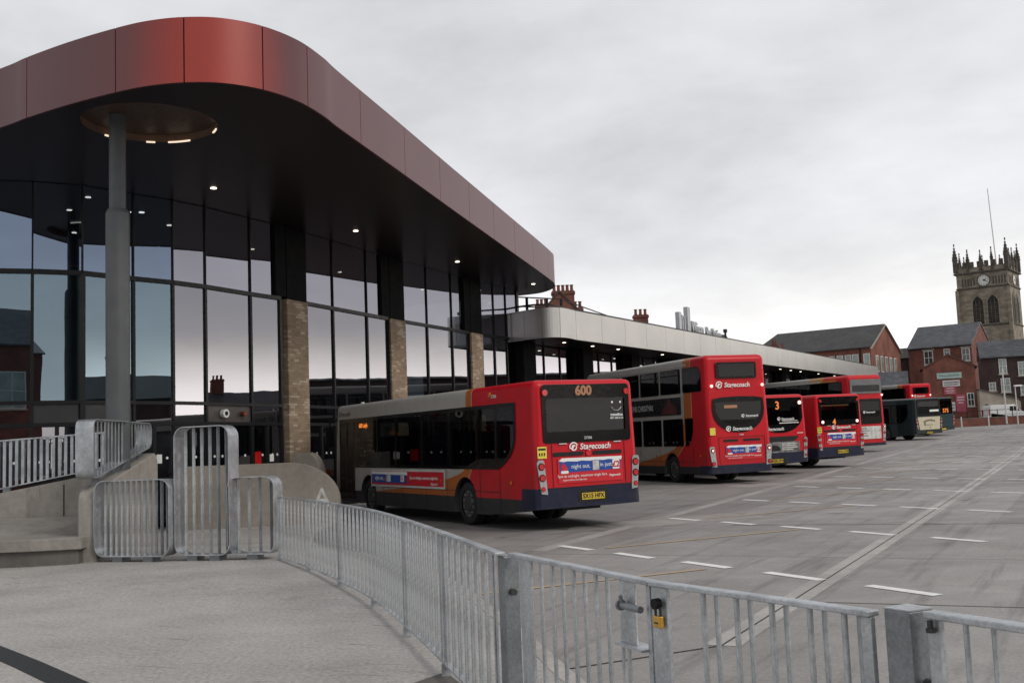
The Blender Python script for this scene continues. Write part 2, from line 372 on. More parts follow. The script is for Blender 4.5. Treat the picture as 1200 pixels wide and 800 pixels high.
# ---------------------------------------------------------------- buses
def boolean(me, cutters):
    a=link('bool_a',me); tmp=[]
    for c in cutters:
        b=link('bool_b',c); tmp.append(b); m=a.modifiers.new('b','BOOLEAN'); m.operation='DIFFERENCE'; m.solver='EXACT'; m.object=b
    bpy.context.view_layer.update()
    out=bpy.data.meshes.new_from_object(a.evaluated_get(bpy.context.evaluated_depsgraph_get()))
    for o in tmp+[a]: bpy.data.objects.remove(o)
    return out
def mbmesh(mb, mats):
    me=bpy.data.meshes.new('m'); me.from_pydata(mb.v,[],mb.f)
    for m in mats: me.materials.append(m)
    me.polygons.foreach_set('material_index',mb.m)
    bm=bmesh.new(); bm.from_mesh(me); bmesh.ops.remove_doubles(bm,verts=bm.verts,dist=1e-5); bmesh.ops.recalc_face_normals(bm,faces=bm.faces); bm.to_mesh(me); bm.free()
    return me

class Bus:
    def __init__(s, name, label, x, y, deg, L, W, H, paint, group, taper=.05):
        s.L,s.W,s.H,s.tp=L,W,H,taper
        a=R(deg); u=Vector((math.cos(a),math.sin(a),0)); v=Vector((-math.sin(a),math.cos(a),0))
        z0=gz(x,y); v2=Vector((v.x,v.y,(gz(x+v.x*L*.7,y+v.y*L*.7)-gz(x+v.x*2,y+v.y*2))/(L*.7-2))).normalized()
        rr=(gz(x+v.x*4+u.x,y+v.y*4+u.y)-gz(x+v.x*4-u.x,y+v.y*4-u.y))/2
        u2=Vector((u.x,u.y,rr)); u2=(u2-v2*u2.dot(v2)).normalized()
        s.root=thing(name,label,'bus',group=group); s.root.matrix_world=frame(u2,v2,(x,y,z0))
        s.paint=paint
    def hw(s,z): return s.W/2*(1-s.tp*max(0,z-.9)/(s.H-.9))
    def pt(s,side,a,z,off=0):
        if side=='B': return (a,-off,z)
        if side=='F': return (a,s.L+off,z)
        return ((-(s.hw(z)+off)) if side=='L' else s.hw(z)+off, a, z)
    def body(s, prof, arches, wins, cabins, rv=.16):
        mb=MB(); n=len(prof); P=[]
        for sx in (-1,1):
            for (y,z) in prof: P.append((sx*s.hw(z),y,z))
        mb.add(P,[list(range(n)),list(range(n,2*n))]+[(i,(i+1)%n,(i+1)%n+n,i+n) for i in range(n)])
        me=mbmesh(mb,[s.paint,M['floorin']])
        bm=bmesh.new(); bm.from_mesh(me); ed=[]
        for e in bm.edges:
            p,q=e.verts[0].co,e.verts[1].co; d=(q-p)
            mid=(p+q)/2
            if abs(d.x)<.3 and ((abs(d.z)>1.5 and mid.y<s.L/2) or (abs(d.y)>3 and mid.z>s.H-.25)): ed.append(e)
            elif abs(d.x)>1 and mid.z>s.H-.35 and mid.y<s.L/2: ed.append(e)
        bmesh.ops.bevel(bm,geom=ed,offset=rv,segments=4,profile=.55,affect='EDGES',clamp_overlap=True)
        bmesh.ops.recalc_face_normals(bm,faces=bm.faces); bm.to_mesh(me); bm.free()
        c1=MB()
        for (y0,y1,z0,z1) in cabins: c1.box(-s.W/2+.1,s.W/2-.1,y0,y1,z0,z1,1)
        c2=MB()
        for y in arches:
            for sx in (-1,1): c2.cyl((sx*.72,y,.48),(sx*(s.W/2+.2),y,.48),.57,24,1)
        c3=MB()
        for side,poly in wins:
            if side in 'LR':
                sg=-1 if side=='L' else 1
                c3.prism(poly,s.W/2-.16,s.W/2+.2,1,lambda y,z,d:(sg*d,y,z))
            else:
                lo,hi=(-.2,.45) if side=='B' else (s.L-.6,s.L+.2)
                c3.prism(poly,lo,hi,1,lambda x,z,d:(x,d,z))
        cut=[mbmesh(c,[s.paint,M['floorin']]) for c in (c1,c2,c3) if c.v]
        me=boolean(me,cut)
        me.polygons.foreach_set('use_smooth',[True]*len(me.polygons)); me.set_sharp_from_angle(angle=R(35))
        o=link('body',me,s.root); o.modifiers.new('w','WEIGHTED_NORMAL').keep_sharp=True
        return o
    def panel(s, name, side, poly, m, off=.006, holes=(), parent=None):
        mb=MB(); mb.tess(poly,[list(h) for h in holes],lambda a,z:s.pt(side,a,z,off)); 
        return mb.build(name,m,parent or s.root)
    def slab(s, name, side, poly, m, d=.012, off=.0, parent=None):
        mb=MB(); mb.prism(poly,off,off+d,0,lambda a,z,k:s.pt(side,a,z,k)); return mb.build(name,m,parent or s.root)
    def band(s, side, outer, panes, g, m=None):
        b=s.panel('window_surround',side,outer,m or M['blackgloss'],.007,panes)
        for p in panes: s.panel('window',side,p,g,.003)
        return b
    def wheels(s, ys, dual=()):
        t=MB(); rr=.47
        prof=[(.0,.30),(.0,.40),(.02,.45),(.06,.47),(.22,.47),(.26,.45),(.28,.40),(.28,.30)]
        N=28
        for i in range(N):
            a0=2*math.pi*i/N; a1=2*math.pi*(i+1)/N
            for (x0,r0),(x1,r1) in zip(prof,prof[1:]):
                t.add([(x0,r0*math.cos(a0),r0*math.sin(a0)),(x1,r1*math.cos(a0),r1*math.sin(a0)),(x1,r1*math.cos(a1),r1*math.sin(a1)),(x0,r0*math.cos(a1),r0*math.sin(a1))],[(0,1,2,3)])
        h=MB(); h.cyl((.03,0,0),(.2,0,0),.305,28); h.cyl((.0,0,0),(.04,0,0),.17,20,1,.2)
        for k in range(10): a=2*math.pi*k/10; h.cyl((.005,.23*math.cos(a),.23*math.sin(a)),(.05,.23*math.cos(a),.23*math.sin(a)),.022,6,1)
        w0=None
        for y in ys:
            for sx in (-1,1):
                if w0 is None:
                    w0=t.build('wheel',M['rubber'],s.root,smooth=40); r=h.build('rim',[M['steelgrey'],M['hub']],w0,smooth=40); w=w0
                else: w=copy(w0,s.root)
                w.location=(sx*(s.W/2-.06),y,.47); w.rotation_euler=(0,0,0 if sx<0 else math.pi)
                if y in dual:
                    w=copy(w0,s.root); w.location=(sx*(s.W/2-.38),y,.47); w.rotation_euler=(0,0,0 if sx<0 else math.pi)
        ax=MB(); ax.box(-.5,.5,ys[0]-.5,ys[0]+.6,.32,.75); ax.box(-.45,.45,.35,2.1,.36,.7)
        ax.build('axle',M['slot'],s.root)
    def seats(s, ys, z, xs=(-.75,.75)):
        mb=MB(); mb.box(-.42,.42,0,.45,.38,.48); mb.obox((-.42,-.06,.45),(.84,0,0),(0,.09,0),(0,-.09,.68)); mb.box(-.40,-.02,-.16,-.06,1.08,1.22); mb.box(.02,.40,-.16,-.06,1.08,1.22)
        mb.cyl((-.44,-.1,1.1),(.44,-.1,1.1),.02,8); mb.box(-.3,.3,.1,.3,0,.38)
        first=None
        for y in ys:
            for x in xs:
                if not first: first=mb.build('seat',M['seat'],s.root); first.location=(x,y,z)
                else: copy(first,s.root,(x,y,z))
    def pole(s, x,y,z0,z1): 
        m=MB(); m.cyl((x,y,z0),(x,y,z1),.018,8); m.build('grab_pole',M['pole'],s.root)
    def taillight(s, x0,x1,z0,z1, n=3, lit=False, slant=.05, side='B'):
        sg=1 if x0>0 else -1
        poly=[(x0+sg*slant if sg<0 else x0+0,z0),(x1 if sg<0 else x1,z0)]
        if sg<0: poly=[(x0+slant*1.6,z0),(x1,z0-.02),(x1-slant,z1-.05),(x1-slant*1.6,z1),(x0+.03,z1),(x0,z1-.06)]
        else: poly=[(x0,z0-.02),(x1-slant*1.6,z0),(x1,z1-.06),(x1-.03,z1),(x0+slant*1.6,z1),(x0+slant,z1-.05)]
        h=s.slab('tail_light',side,poly,M['silver'],.02)
        cx=(x0+x1)/2
        for k in range(n):
            zz=z1-.13-k*(z1-z0-.22)/max(n-1,1); cc=cx+sg*.012*(1-k)
            for rad,d,mm in ((.075 if k<2 else .05,.028,M['black']),(.058 if k<2 else .045,.04,M['tail'])):
                q=MB(); q.cyl((cc,-.015,zz),(cc,-d,zz),rad,18)
                q.build('lamp_bezel' if mm is M['black'] else 'lamp',mm,h,smooth=40)
            if lit and k==0:
                q=MB(); q.cyl((cc,-.03,zz),(cc,-.046,zz),.035,14); q.build('bulb',M['tail_lit'],h)
        return h
    def marker(s, x,z,m,r=.045,y=0):
        q=MB(); q.cyl((x,y,z),(x,y-.03,z),r,16); q.build('marker_lamp',m,s.root,smooth=40)
    def plate(s, z, txt, x=0, w=.54):
        b=s.slab('plate_recess','B',rpoly(x-w/2-.09,x+w/2+.09,z-.12,z+.14,.02),M['slot'],.004)
        p=s.slab('number_plate','B',rpoly(x-w/2,x+w/2,z-.066,z+.066,.01),M['yellow'],.01,.006)
        if txt: text('plate_lettering',txt,.125,REAR(x,z,.019),M['adblack'],p,bold=.003,wide=.93)
    def logo(s, x,z,size,side='B',y=0,word='Stagecoach',m=None):
        m=m or M['white']; F=(lambda dx,dz:REAR(x+dx,z+dz,.013)) if side=='B' else (lambda dx,dz:LEFT(y-dx,z+dz,.013,2*s.hw(z)))
        text('operator_lettering',word,size,F(0,0),m,s.root,shear=.18,bold=size*.018,align='LEFT')
        q=MB()
        for k,(r0,r1,a0,a1) in enumerate(((.62,.46,20,200),(.46,.30,190,380),(.30,.02,30,250))):
            st=[]
            for i in range(13):
                a=R(a0+(a1-a0)*i/12); st.append((r0*size*math.cos(a)-size*.85,r0*size*math.sin(a),r1*size*math.cos(a)-size*.85,r1*size*math.sin(a)))
            for p0,p1 in zip(st,st[1:]): q.add([(p0[0],p0[1],0),(p1[0],p1[1],0),(p1[2],p1[3],0),(p0[2],p0[3],0)],[(0,1,2,3)])
        o=q.build('operator_roundel',m,s.root,recalc=False); o.matrix_basis=F(0,0)
    def rear_ad(s, x0,x1,z0,z1, detail=True):
        w=x1-x0; h=z1-z0; A=s.slab('advert_panel','B',rpoly(x0,x1,z0,z1,.01),M['adred'],.010)
        s.panel('advert_banner','B',[(x0+.05,z0+h*.42),(x1-.06,z0+h*.45),(x1-.03,z1-.05),(x0+.03,z1-.04)],M['blue'],.014,parent=A)
        sn=[(x0+.02,z1-.06)]+[(x0+.02+(w-.05)*t/14,z1-.075-.008*math.sin(t*2.1)) for t in range(1,14)]+[(x1-.03,z1-.09),(x1-.01,z1-.02),(x0+.1,z1-.005)]
        s.panel('advert_snow','B',sn,M['white'],.017,parent=A)
        zc=z0+h*.64
        text('advert_lettering','night out,',.105*h/.45,REAR(x0+w*.345,zc,.017),M['white'],A)
        text('advert_lettering','in just',.105*h/.45,REAR(x0+w*.735,zc+.01,.017),M['white'],A)
        s.panel('advert_patch','B',rpoly(x0+w*.53,x0+w*.63,zc-.09,zc+.10,.02),M['adwhite'],.017,parent=A)
        s.panel('advert_price_tag','B',rpoly(x0+w*.84,x0+w*.95,zc-.09,zc+.10,.02),M['white'],.017,parent=A)
        text('advert_lettering','£2',.15*h/.45,REAR(x0+w*.895,zc,.02),M['adred'],A,bold=.005)
        s.panel('advert_hat','B',[(x0+.09,zc-.09),(x0+.2,zc-.10),(x0+.22,zc-.03),(x0+.15,zc+.06),(x0+.1,zc+.08),(x0+.07,zc+.0)],M['adred'],.017,parent=A)
        s.panel('advert_hat_brim','B',rpoly(x0+.06,x0+.24,zc-.13,zc-.075,.025),M['white'],.019,parent=A)
        text('advert_lettering','7pm to midnight, maximum single fare.',.068*h/.45,REAR(x0+w*.37,z0+h*.27,.013),M['white'],A)
        text('advert_lettering','stagecoachbus.com/nightrider',.042*h/.45,REAR(x0+w*.25,z0+h*.12,.013),M['white'],A)
        text('advert_lettering','Stagecoach',.055*h/.45,REAR(x0+w*.87,z0+h*.22,.013),M['white'],A,shear=.18,bold=.001)

SPROF=lambda L,H:[(0,.44),(2.0,.27),(L-2.2,.27),(L,.33),(L,1.25),(L-.12,H-.0),(.03,H-.0)]
def single_deck(label, x,y,deg, style, L=11.4,H=2.98,paint=None,detail=True,group=None,cfg={}):
    b=Bus('single_deck_bus',label,x,y,deg,L,2.5,H,paint or M['liv_s'],group)
    k=L/11.4; zs,zt=1.30,2.50
    def P(y0,y1): return rpoly(y0,y1,zs,zt,.07)
    curve=[(.88,zt),(.88,2.0)]+[(.88+.66*t**2.2,2.0-.7*t**.8) for t in (.2,.4,.6,.8,1)]+[(1.6,zs),(1.6,zt)]
    Lp=[curve,P(1.7,2.48),P(2.58,3.9),P(4.0,5.42),P(5.52,7.0),P(7.1,8.25),P(8.35,9.75)]
    door=[(rpoly(10.0,10.5,.55,2.45,.04)),(rpoly(10.6,11.08,.55,2.45,.04))]
    Rp=[[(a,c) for a,c in q] for q in [curve,P(1.7,2.48),P(2.58,3.9),P(4.0,5.42),P(5.52,7.0),P(7.1,8.25),P(8.35,9.95)]]
    sc=lambda q:[(a*k,c) for a,c in q]
    Lp=[sc(q) for q in Lp]; Rp=[sc(q) for q in Rp]; door=[sc(q) for q in door]
    if style=='A': bo=rpoly(-1.04,1.04,1.72,2.88,.07); bg=rpoly(-.95,.93,1.94,2.60,.04)
    elif style=='B':
        bo=[(-1.02,2.86),(-1.04,2.1)]+[(-1.0*math.cos(R(t)),2.1-.55*math.sin(R(t))) for t in range(15,170,15)]+[(1.04,2.1),(1.02,2.86)]
        bg=rpoly(-.92,.92,1.86,2.5,.05,rs=(.25,.25,.05,.05))
    else: bo=rpoly(-1.06,1.06,1.68,2.9,.08); bg=rpoly(-.95,.95,1.86,2.72,.05)
    fr=rpoly(-1.05,1.05,1.25,2.45,.1)
    b.body(SPROF(L,H),(3.15*k,L-2.45),[('L',q) for q in Lp+door]+[('R',q) for q in Rp]+[('B',bg),('F',fr)],[(.3,L-.25,.80,H-.12)])
    g=M['busglass']
    band=[(.79*k,zt+.08),(.79*k,2.0)]+[(.79*k+.75*k*t**2.2,2.0-.78*t**.8) for t in (.2,.4,.6,.8,1)]+[(9.93*k,zs-.06),(9.93*k,.40),(11.14*k,.40),(11.14*k,zt+.08)]
    b.band('L',band,Lp+door,g)
    b.band('R',[(.79*k,zt+.08),(.79*k,2.0)]+[(.79*k+.75*k*t**2.2,2.0-.78*t**.8) for t in (.2,.4,.6,.8,1)]+[(10.2*k,zs-.08),(10.2*k,zt+.08)],Rp,g)
    b.band('B',bo,[bg],g); b.band('F',rpoly(-1.12,1.12,1.15,2.9,.1),[fr],g)
    b.wheels((3.15*k,L-2.45),(3.15*k,))
    b.seats([t*.82+.9 for t in range(3,10)] if detail else [3.4,5,6.6],.82)
    b.seats([.75,1.6],1.15)
    if detail:
        for yy in (4.6,6.9,9.0): b.pole(-.35,yy,.85,H-.15)
        q=MB(); q.box(-.02,.02,.0,.03,0,.0)
    for q in door:   # door leaf frames
        m=MB(); y0=min(p[0] for p in q); y1=max(p[0] for p in q)
        m.tess(rpoly(y0-.045,y1+.045,.42,2.5,.05),[q],lambda a,z:b.pt('L',a,z,.014)); m.build('door',M['darkmetal'],b.root)
    # front mirrors and marker lamps
    for sx in (-1,1):
        m=MB(); m.tube([(sx*1.1,L+.02,2.6),(sx*1.3,L+.28,2.55),(sx*1.33,L+.3,2.3)],.025); m.box(sx*1.33-.11,sx*1.33+.11,L+.26,L+.33,1.85,2.3); o=m.build('mirror',M['black'],b.root)
    for sx in (-.5,.35):
        m=MB(); m.cyl((sx,L-.3,H-.02),(sx,L-.3,H+.09),.07,12,0,.05); m.build('roof_marker',M['offwhite'],b.root,smooth=40)
    return b

def e300_rear(b, txt600, plate, fleet, lower=None):
    if txt600: text('route_display',txt600,.26,REAR(-.06,2.745,.014),M['led_dim'],b.root,bold=.012,wide=1.0)
    for sx in (-1,1): b.marker(sx*.975,2.72,M['tail'],.062,-.008)
    if fleet: text('fleet_number',fleet,.075,REAR(0,1.80,.014),M['white'],b.root)
    b.logo(-.21,1.625,.165)
    for x0,x1 in ((-.83,-.12),(.1,.8)): b.slab('grille_slot','B',rpoly(x0,x1,1.455,1.535,.03),M['slot'],.006)
    q=MB(); q.cyl((-.01,0,1.495),(-.01,-.02,1.495),.06,16); q.build('filler_cap',M['adred'],b.root,smooth=40)
    b.rear_ad(-.74,.80,.92,1.42)
    b.taillight(-1.22,-1.0,.74,1.40); b.taillight(1.0,1.22,.74,1.40)
    b.panel('warning_sticker','B',rpoly(-1.19,-.98,1.43,1.66,.01),M['sticker'],.006)
    m=MB()
    for kx in range(3): m.box(-1.16+kx*.055,-1.13+kx*.055,-.009,-.008,1.48,1.54)
    m.box(-1.17,-1.0,-.009,-.008,1.59,1.63); m.build('sticker_print',M['adblack'],b.root)
    b.plate(.64,plate,.06)
    m=MB(); m.box(-.99,.99,-.004,.002,.835,.846); m.box(-.86,-.85,-.004,.002,.86,1.70); m.box(.87,.88,-.004,.002,.86,1.70); m.build('panel_gap',M['slot'],b.root)
    for sx in (-.6,.7): m=MB(); m.box(sx-.09,sx+.09,-.02,.0,1.69,1.71); m.build('hinge',M['offwhite'],b.root)

def side_ad(b, y0,y1,z0,z1):
    A=b.slab('side_advert','L',rpoly(y0,y1,z0,z1,.01),M['offwhite'],.012)
    b.panel('side_advert_red','L',rpoly(y0+.05,y1-.05,z0+.05,z1-.05,.01),M['adred'],.016,parent=A)
    ym=y0+(y1-y0)*.48
    b.panel('side_advert_blue','L',rpoly(ym,y1-.1,z0+.1,z1-.09,.01),M['blue'],.019,parent=A)
    b.panel('side_advert_snow','L',[(ym-.05,z1-.14),(ym-.05,z1-.06),(y1-.08,z1-.06),(y1-.08,z1-.12)],M['white'],.022,parent=A)
    b.panel('side_advert_patch','L',rpoly(y0+(y1-y0)*.70,y0+(y1-y0)*.76,z0+.13,z1-.14,.02),M['adwhite'],.022,parent=A)
    b.panel('side_advert_price','L',rpoly(y0+(y1-y0)*.51,y0+(y1-y0)*.56,z0+.14,z1-.15,.02),M['white'],.022,parent=A)
    text('side_advert_lettering','night out,',.15,LEFT(y0+(y1-y0)*.865,(z0+z1)/2,.03,2*b.hw((z0+z1)/2)),M['white'],A)
    text('side_advert_lettering','£2',.13,LEFT(y0+(y1-y0)*.535,(z0+z1)/2,.036,2*b.hw((z0+z1)/2)),M['adred'],A)
    text('side_advert_lettering','7pm to midnight, maximum single fare.',.105,LEFT(y0+(y1-y0)*.25,(z0+z1)/2+.02,.03,2*b.hw((z0+z1)/2)),M['white'],A)
    text('side_advert_lettering','Stagecoach',.085,LEFT(y0+(y1-y0)*.12,z0+.11,.03,2*b.hw(z0)),M['white'],A,shear=.18)

G='buses nosed into the bays along the station'
b1=single_deck('red and cream single-deck bus nearest the fence, its rear display reading 600',1.462,22.114,29,'A',group=G)
e300_rear(b1,'600','SX15 HFX','27206')
side_ad(b1,4.15,8.7,.76,1.2)
text('fleet_number','27206',.1,LEFT(1.7,2.74,.014,2*b1.hw(2.74)),M['white'],b1.root)
b1.marker(0,0,M['amber'],.001) if False else None
text('side_display','600 Leigh',.16,LEFT(9.25,2.36,.02,2*b1.hw(2.36)),M['orange_txt'],b1.root,bold=.003)
b1.logo(0,2.72,.16,side='L',y=11.0,word='Stagecoach',m=M['adgrey'])
# smiling timetable sticker on the rear window
m=MB()
for sx in (-.1,.1): m.cyl((.72+sx,-.012,2.50),(.72+sx,-.016,2.50),.024,10)
for k in range(12):
    a0=R(205+130*k/12); a1=R(205+130*(k+1)/12); m.bar((.72+.13*math.cos(a0),-.014,2.46+.13*math.sin(a0)),(.72+.13*math.cos(a1),-.014,2.46+.13*math.sin(a1)),.004,.028,0,(0,1,0))
m.build('smile_sticker',M['white'],b1.root)
text('sticker_lettering','traveline',.085,REAR(.72,2.245,.012),M['white'],b1.root,bold=.002)
text('sticker_lettering','0871 200 22 33',.05,REAR(.72,2.175,.012),M['white'],b1.root,bold=.001)
# vent and lamp high on the side
m=MB(); m.cyl((-1.2,1.85,2.78),(-1.235,1.85,2.78),.05,12); m.build('side_marker_lamp',M['amber'],b1.root)
m=MB(); m.box(-1.262,-1.255,2.1,2.16,1.0,1.3); 

# ---- double deckers
def double_deck(label, x,y,deg, style, paint, L=10.4,H=4.3,group=None, ad=True, detail=True):
    b=Bus('double_deck_bus',label,x,y,deg,L,2.5,H,paint,group,taper=.06)
    U0,U1=3.12,3.93; D0,D1=1.30,2.2
    if style=='A':
        up=[rpoly(.32,1.58,U0,U1,.08,rs=(.08,.08,.08,.3))]+[rpoly(1.75+1.6*i,3.22+1.6*i,U0,U1,.06) for i in range(5)]
        dn=[[(.95,D1),(.97,1.8),(1.1,1.5),(1.3,D0),(1.5,D0),(1.5,D1)]]+[rpoly(1.66+1.6*i,3.1+1.6*i,D0,D1,.05) for i in range(4)]
    else:
        up=[rpoly(.6+1.9*i,2.42+1.9*i,U0,U1,.06,rs=((.2,.06,.06,.2) if i==0 else (.06,)*4)) for i in range(5)]
        dn=[rpoly(2.2+1.7*i,3.8+1.7*i,D0,D1,.05) for i in range(4)]
    if style=='A':
        bu=rpoly(-.78,.78,3.5,4.04,.06); bul=rpoly(-.68,.70,3.56,3.98,.03)
        bo=[(-.97,2.82),(-1.0,2.45)]+[(-.98*math.cos(R(t)),2.42-.74*math.sin(R(t))**.9) for t in range(12,172,12)]+[(1.0,2.45),(.97,2.82)]+[(.6,2.87),(0,2.89),(-.6,2.87)]
        bg=[(-.88,2.70),(-.88,2.46)]+[(-.86*math.cos(R(t)),2.42-.5*math.sin(R(t))) for t in range(15,170,15)]+[(.88,2.46),(.88,2.70)]
        wb=[('B',bul),('B',bg)]
    elif style=='M':
        bu=rpoly(-1.08,1.08,3.25,4.05,.12); bul=rpoly(-.95,.95,3.35,3.72,.05); bo=rpoly(-.98,.98,1.55,2.95,.12); bg=rpoly(-.85,.85,1.95,2.8,.08); wb=[('B',bul),('B',bg)]
    else:
        bu=rpoly(-.85,.85,3.42,3.98,.08); bul=rpoly(-.75,.75,3.48,3.92,.06); bo=rpoly(-.9,.9,1.8,2.7,.1); bg=rpoly(-.8,.8,1.9,2.6,.08); wb=[('B',bul),('B',bg)]
    fr=rpoly(-1.0,1.0,3.1,3.95,.1); fr2=rpoly(-1.0,1.0,1.2,2.4,.1)
    prof=[(0,.34),(L-2.2,.28),(L,.33),(L,1.3),(L-.22,2.6),(L-.35,3.0),(L-.75,H-.02),(.06,H)]
    b.body(prof,(2.55,L-2.5),[('L',q) for q in up+dn]+[('R',q) for q in up+dn]+wb+[('F',fr),('F',fr2)],[(.3,L-.95,.8,2.45),(.3,L-1.0,2.62,H-.12)],rv=.2)
    g=M['busglass']
    def outline(ps,e=.05):
        y0=min(p[0] for q in ps for p in q)-e; y1=max(p[0] for q in ps for p in q)+e; z0=min(p[1] for q in ps for p in q)-e; z1=max(p[1] for q in ps for p in q)+e
        return y0,y1,z0,z1
    for side in 'LR':
        if style=='A':
            for q in up+dn:
                cy=sum(p[0] for p in q)/len(q); cz=sum(p[1] for p in q)/len(q)
                b.panel('window_surround',side,[(cy+(p[0]-cy)*1.03,cz+(p[1]-cz)*1.06) for p in q],M['black'],.006,[q]); b.panel('window',side,q,g,.002)
            for i in range(5):   # opening hopper bars
                mm=MB(); a=1.78+1.6*i; mm.add([b.pt(side,a,3.72,.012),b.pt(side,a+1.42,3.72,.012),b.pt(side,a+1.42,3.76,.012),b.pt(side,a,3.76,.012)],[(0,1,2,3)]); mm.build('window_bar',M['black'],b.root)
        else:
            y0,y1,z0,z1=outline(up); b.band(side,rpoly(y0,y1,z0,z1,.1),up,g)
            y0,y1,z0,z1=outline(dn); b.band(side,rpoly(y0,y1,z0,z1,.08),dn,g)
    b.band('B',bu,[bul],g,M['steelgrey'] if style=='M' else None); b.band('B',bo,[bg],M['busglassdark'])
    b.band('F',rpoly(-1.08,1.08,3.0,4.02,.1),[fr],g); b.band('F',rpoly(-1.12,1.12,1.1,2.6,.1),[fr2],g)
    b.wheels((2.55,L-2.5),(2.55,))
    b.seats([1.0+1.0*t for t in range(7)],2.64); b.seats([3.2+1.1*t for t in range(3)],.82)
    for y0 in (L-1.25,):
        b.slab('door','L',rpoly(y0-.45,y0+.62,.36,2.5,.05),M['blackgloss'],.012)
    for sx in (-1,1):
        mm=MB(); mm.tube([(sx*1.1,L,2.5),(sx*1.32,L+.25,2.5)],.025); mm.box(sx*1.33-.11,sx*1.33+.11,L+.2,L+.27,1.9,2.5); mm.build('mirror',M['black'],b.root)
    return b
b2=double_deck('red double-deck bus with a U-shaped rear window and black side advert',7.53,36.8,20,'A',M['liv_d'],group=G)
# silver roof edge
b2.logo(-.50,3.27,.22)
for sx in (-1,1): b2.marker(sx*.98,3.25,M['tail_lit'],.05)
b2.logo(-.28,1.80,.17); b2.logo(.25,2.22,.11)
m=MB(); m.box(-.55,-.05,-.013,-.010,2.5,2.6); m.build('rear_display',M['led_dim'],b2.root)
for x0,x1 in ((-.64,-.08),(.12,.78)): b2.slab('grille_slot','B',rpoly(x0,x1,1.385,1.46,.03),M['slot'],.006)
b2.rear_ad(-.58,.82,.78,1.26)
b2.taillight(-1.2,-.95,.58,1.24,2,True); b2.taillight(.95,1.2,.58,1.24,2,True)
b2.panel('warning_sticker','B',rpoly(-1.14,-.93,1.62,1.86,.01),M['sticker'],.006)
text('fleet_number','19584',.07,REAR(.05,1.60,.012),M['white'],b2.root)
m=MB(); m.box(-.82,.95,-.004,.002,1.53,1.54); m.box(-.82,-.81,-.004,.002,.64,1.54); m.box(.94,.95,-.004,.002,.64,1.54); m.build('panel_gap',M['slot'],b2.root)
def seams(b,ys,z0=.3,z1=1.2):
    for y in ys:
        m=MB(); m.add([b.pt('L',y,z0,.003),b.pt('L',y+.014,z0,.003),b.pt('L',y+.014,z1,.003),b.pt('L',y,z1,.003)],[(0,1,2,3)]); m.build('panel_seam',M['slot'],b.root)
    m=MB(); y0=min(ys); y1=max(ys); m.add([b.pt('L',y0,.745,.003),b.pt('L',y1,.745,.003),b.pt('L',y1,.755,.003),b.pt('L',y0,.755,.003)],[(0,1,2,3)]); m.build('skirt_seam',M['slot'],b.root)
    for y in (ys[0]-.5,ys[2]+.3,ys[-1]-.2):
        m=MB(); m.cyl(b.pt('L',y,.95,0),b.pt('L',y,.95,.02),.035,10); m.build('side_reflector',M['amber'],b.root)
seams(b1,(1.5,2.4,4.05,5.2,6.6,7.9)); seams(b2,(1.0,1.75,3.4,5.0,6.6))
A=b2.slab('side_advert','L',rpoly(1.75,8.4,2.37,2.98,.01),M['adblack'],.012)
text('side_advert_lettering','IN THIS CHRISTMAS',.30,LEFT(4.85,2.66,.02,2*b2.hw(2.66)),M['signwhite'],A,wide=.78)
b2.panel('side_advert_figure','L',[(2.0,2.4),(3.1,2.4),(3.0,2.6),(2.75,2.75),(2.7,2.93),(2.5,2.95),(2.4,2.75),(2.1,2.65)],M['adfig'],.016,parent=A)
m=MB(); m.bar((-1.255,.0,0),(-1.255,.001,0),.001,.001)
# roof cap of the double decker: grey cove along the nearside
m=MB(); m.prism([(1.3,4.02),(8.9,4.02),(8.6,4.2),(1.3,4.2)],.0,.012,0,lambda a,z,k:b2.pt('L',a,z,k-.03+(.03 if z<4.1 else 0))); m.build('roof_cove',M['roofsilver'],b2.root)

b3=single_deck('red single-deck bus showing route 3 in a curved rear window, close beside the double-decker',9.92,41.0,24,'B',group=G,paint=M['liv_s'],detail=False)
text('route_display','3',.42,REAR(-.1,2.56,.014),M['orange_txt'],b3.root,bold=.006)
b3.marker(.93,2.66,M['tail_lit'],.07,-.008)
b3.logo(-.62,1.70,.17); b3.logo(.05,2.06,.13)
m=MB(); m.box(-.05,.85,-.013,-.010,1.9,1.93); m.box(.1,.8,-.013,-.010,1.98,2.0); m.build('window_sticker',M['white'],b3.root)
b3.panel('grille','B',[(-.85,1.42)]+[(-.8*math.cos(R(t)),1.42-.26*math.sin(R(t))) for t in range(0,181,15)]+[(.85,1.42)],M['slot'],.007)
A=b3.slab('advert_panel','B',rpoly(-.85,.82,.82,1.22,.02),M['adgrey'],.012)
b3.panel('advert_car','B',[(-.8,.88),(-.1,.88),(-.05,.98),(-.2,1.08),(-.6,1.12),(-.78,1.0)],M['adblack'],.016,parent=A)
m=MB()
for i,(a,c) in enumerate(((1.15,.72),(1.08,.62),(1.0,.7),(.93,.5))): m.box(.0,c,-.017,-.015,a-.018,a+.018)
m.build('advert_print',M['adwhite'],A)
b3.taillight(.98,1.2,.6,1.35); b3.taillight(-1.2,-.98,.6,1.35); b3.plate(.52,'MX08 UFW',-.25); 
m=MB(); m.box(.75,1.02,-.01,-.008,1.51,1.535); m.build('rear_label',M['white'],b3.root)

b4=single_deck('red single-deck bus with an orange 4 under its wide rear window',13.3,44.9,25,'A',group=G,detail=False)
e300_rear(b4,None,'SN16 OXR',None)
text('route_display','4',.34,REAR(-.30,1.84,.016),M['orange_txt'],b4.root,bold=.006)
for sx in (-1,1): b4.marker(sx*.9,1.86,M['tail_lit'],.06,-.008)
m=MB(); m.box(-.9,.75,.25,.30,2.5,2.56); m.build('ceiling_light',M['led_dim'],b4.root)

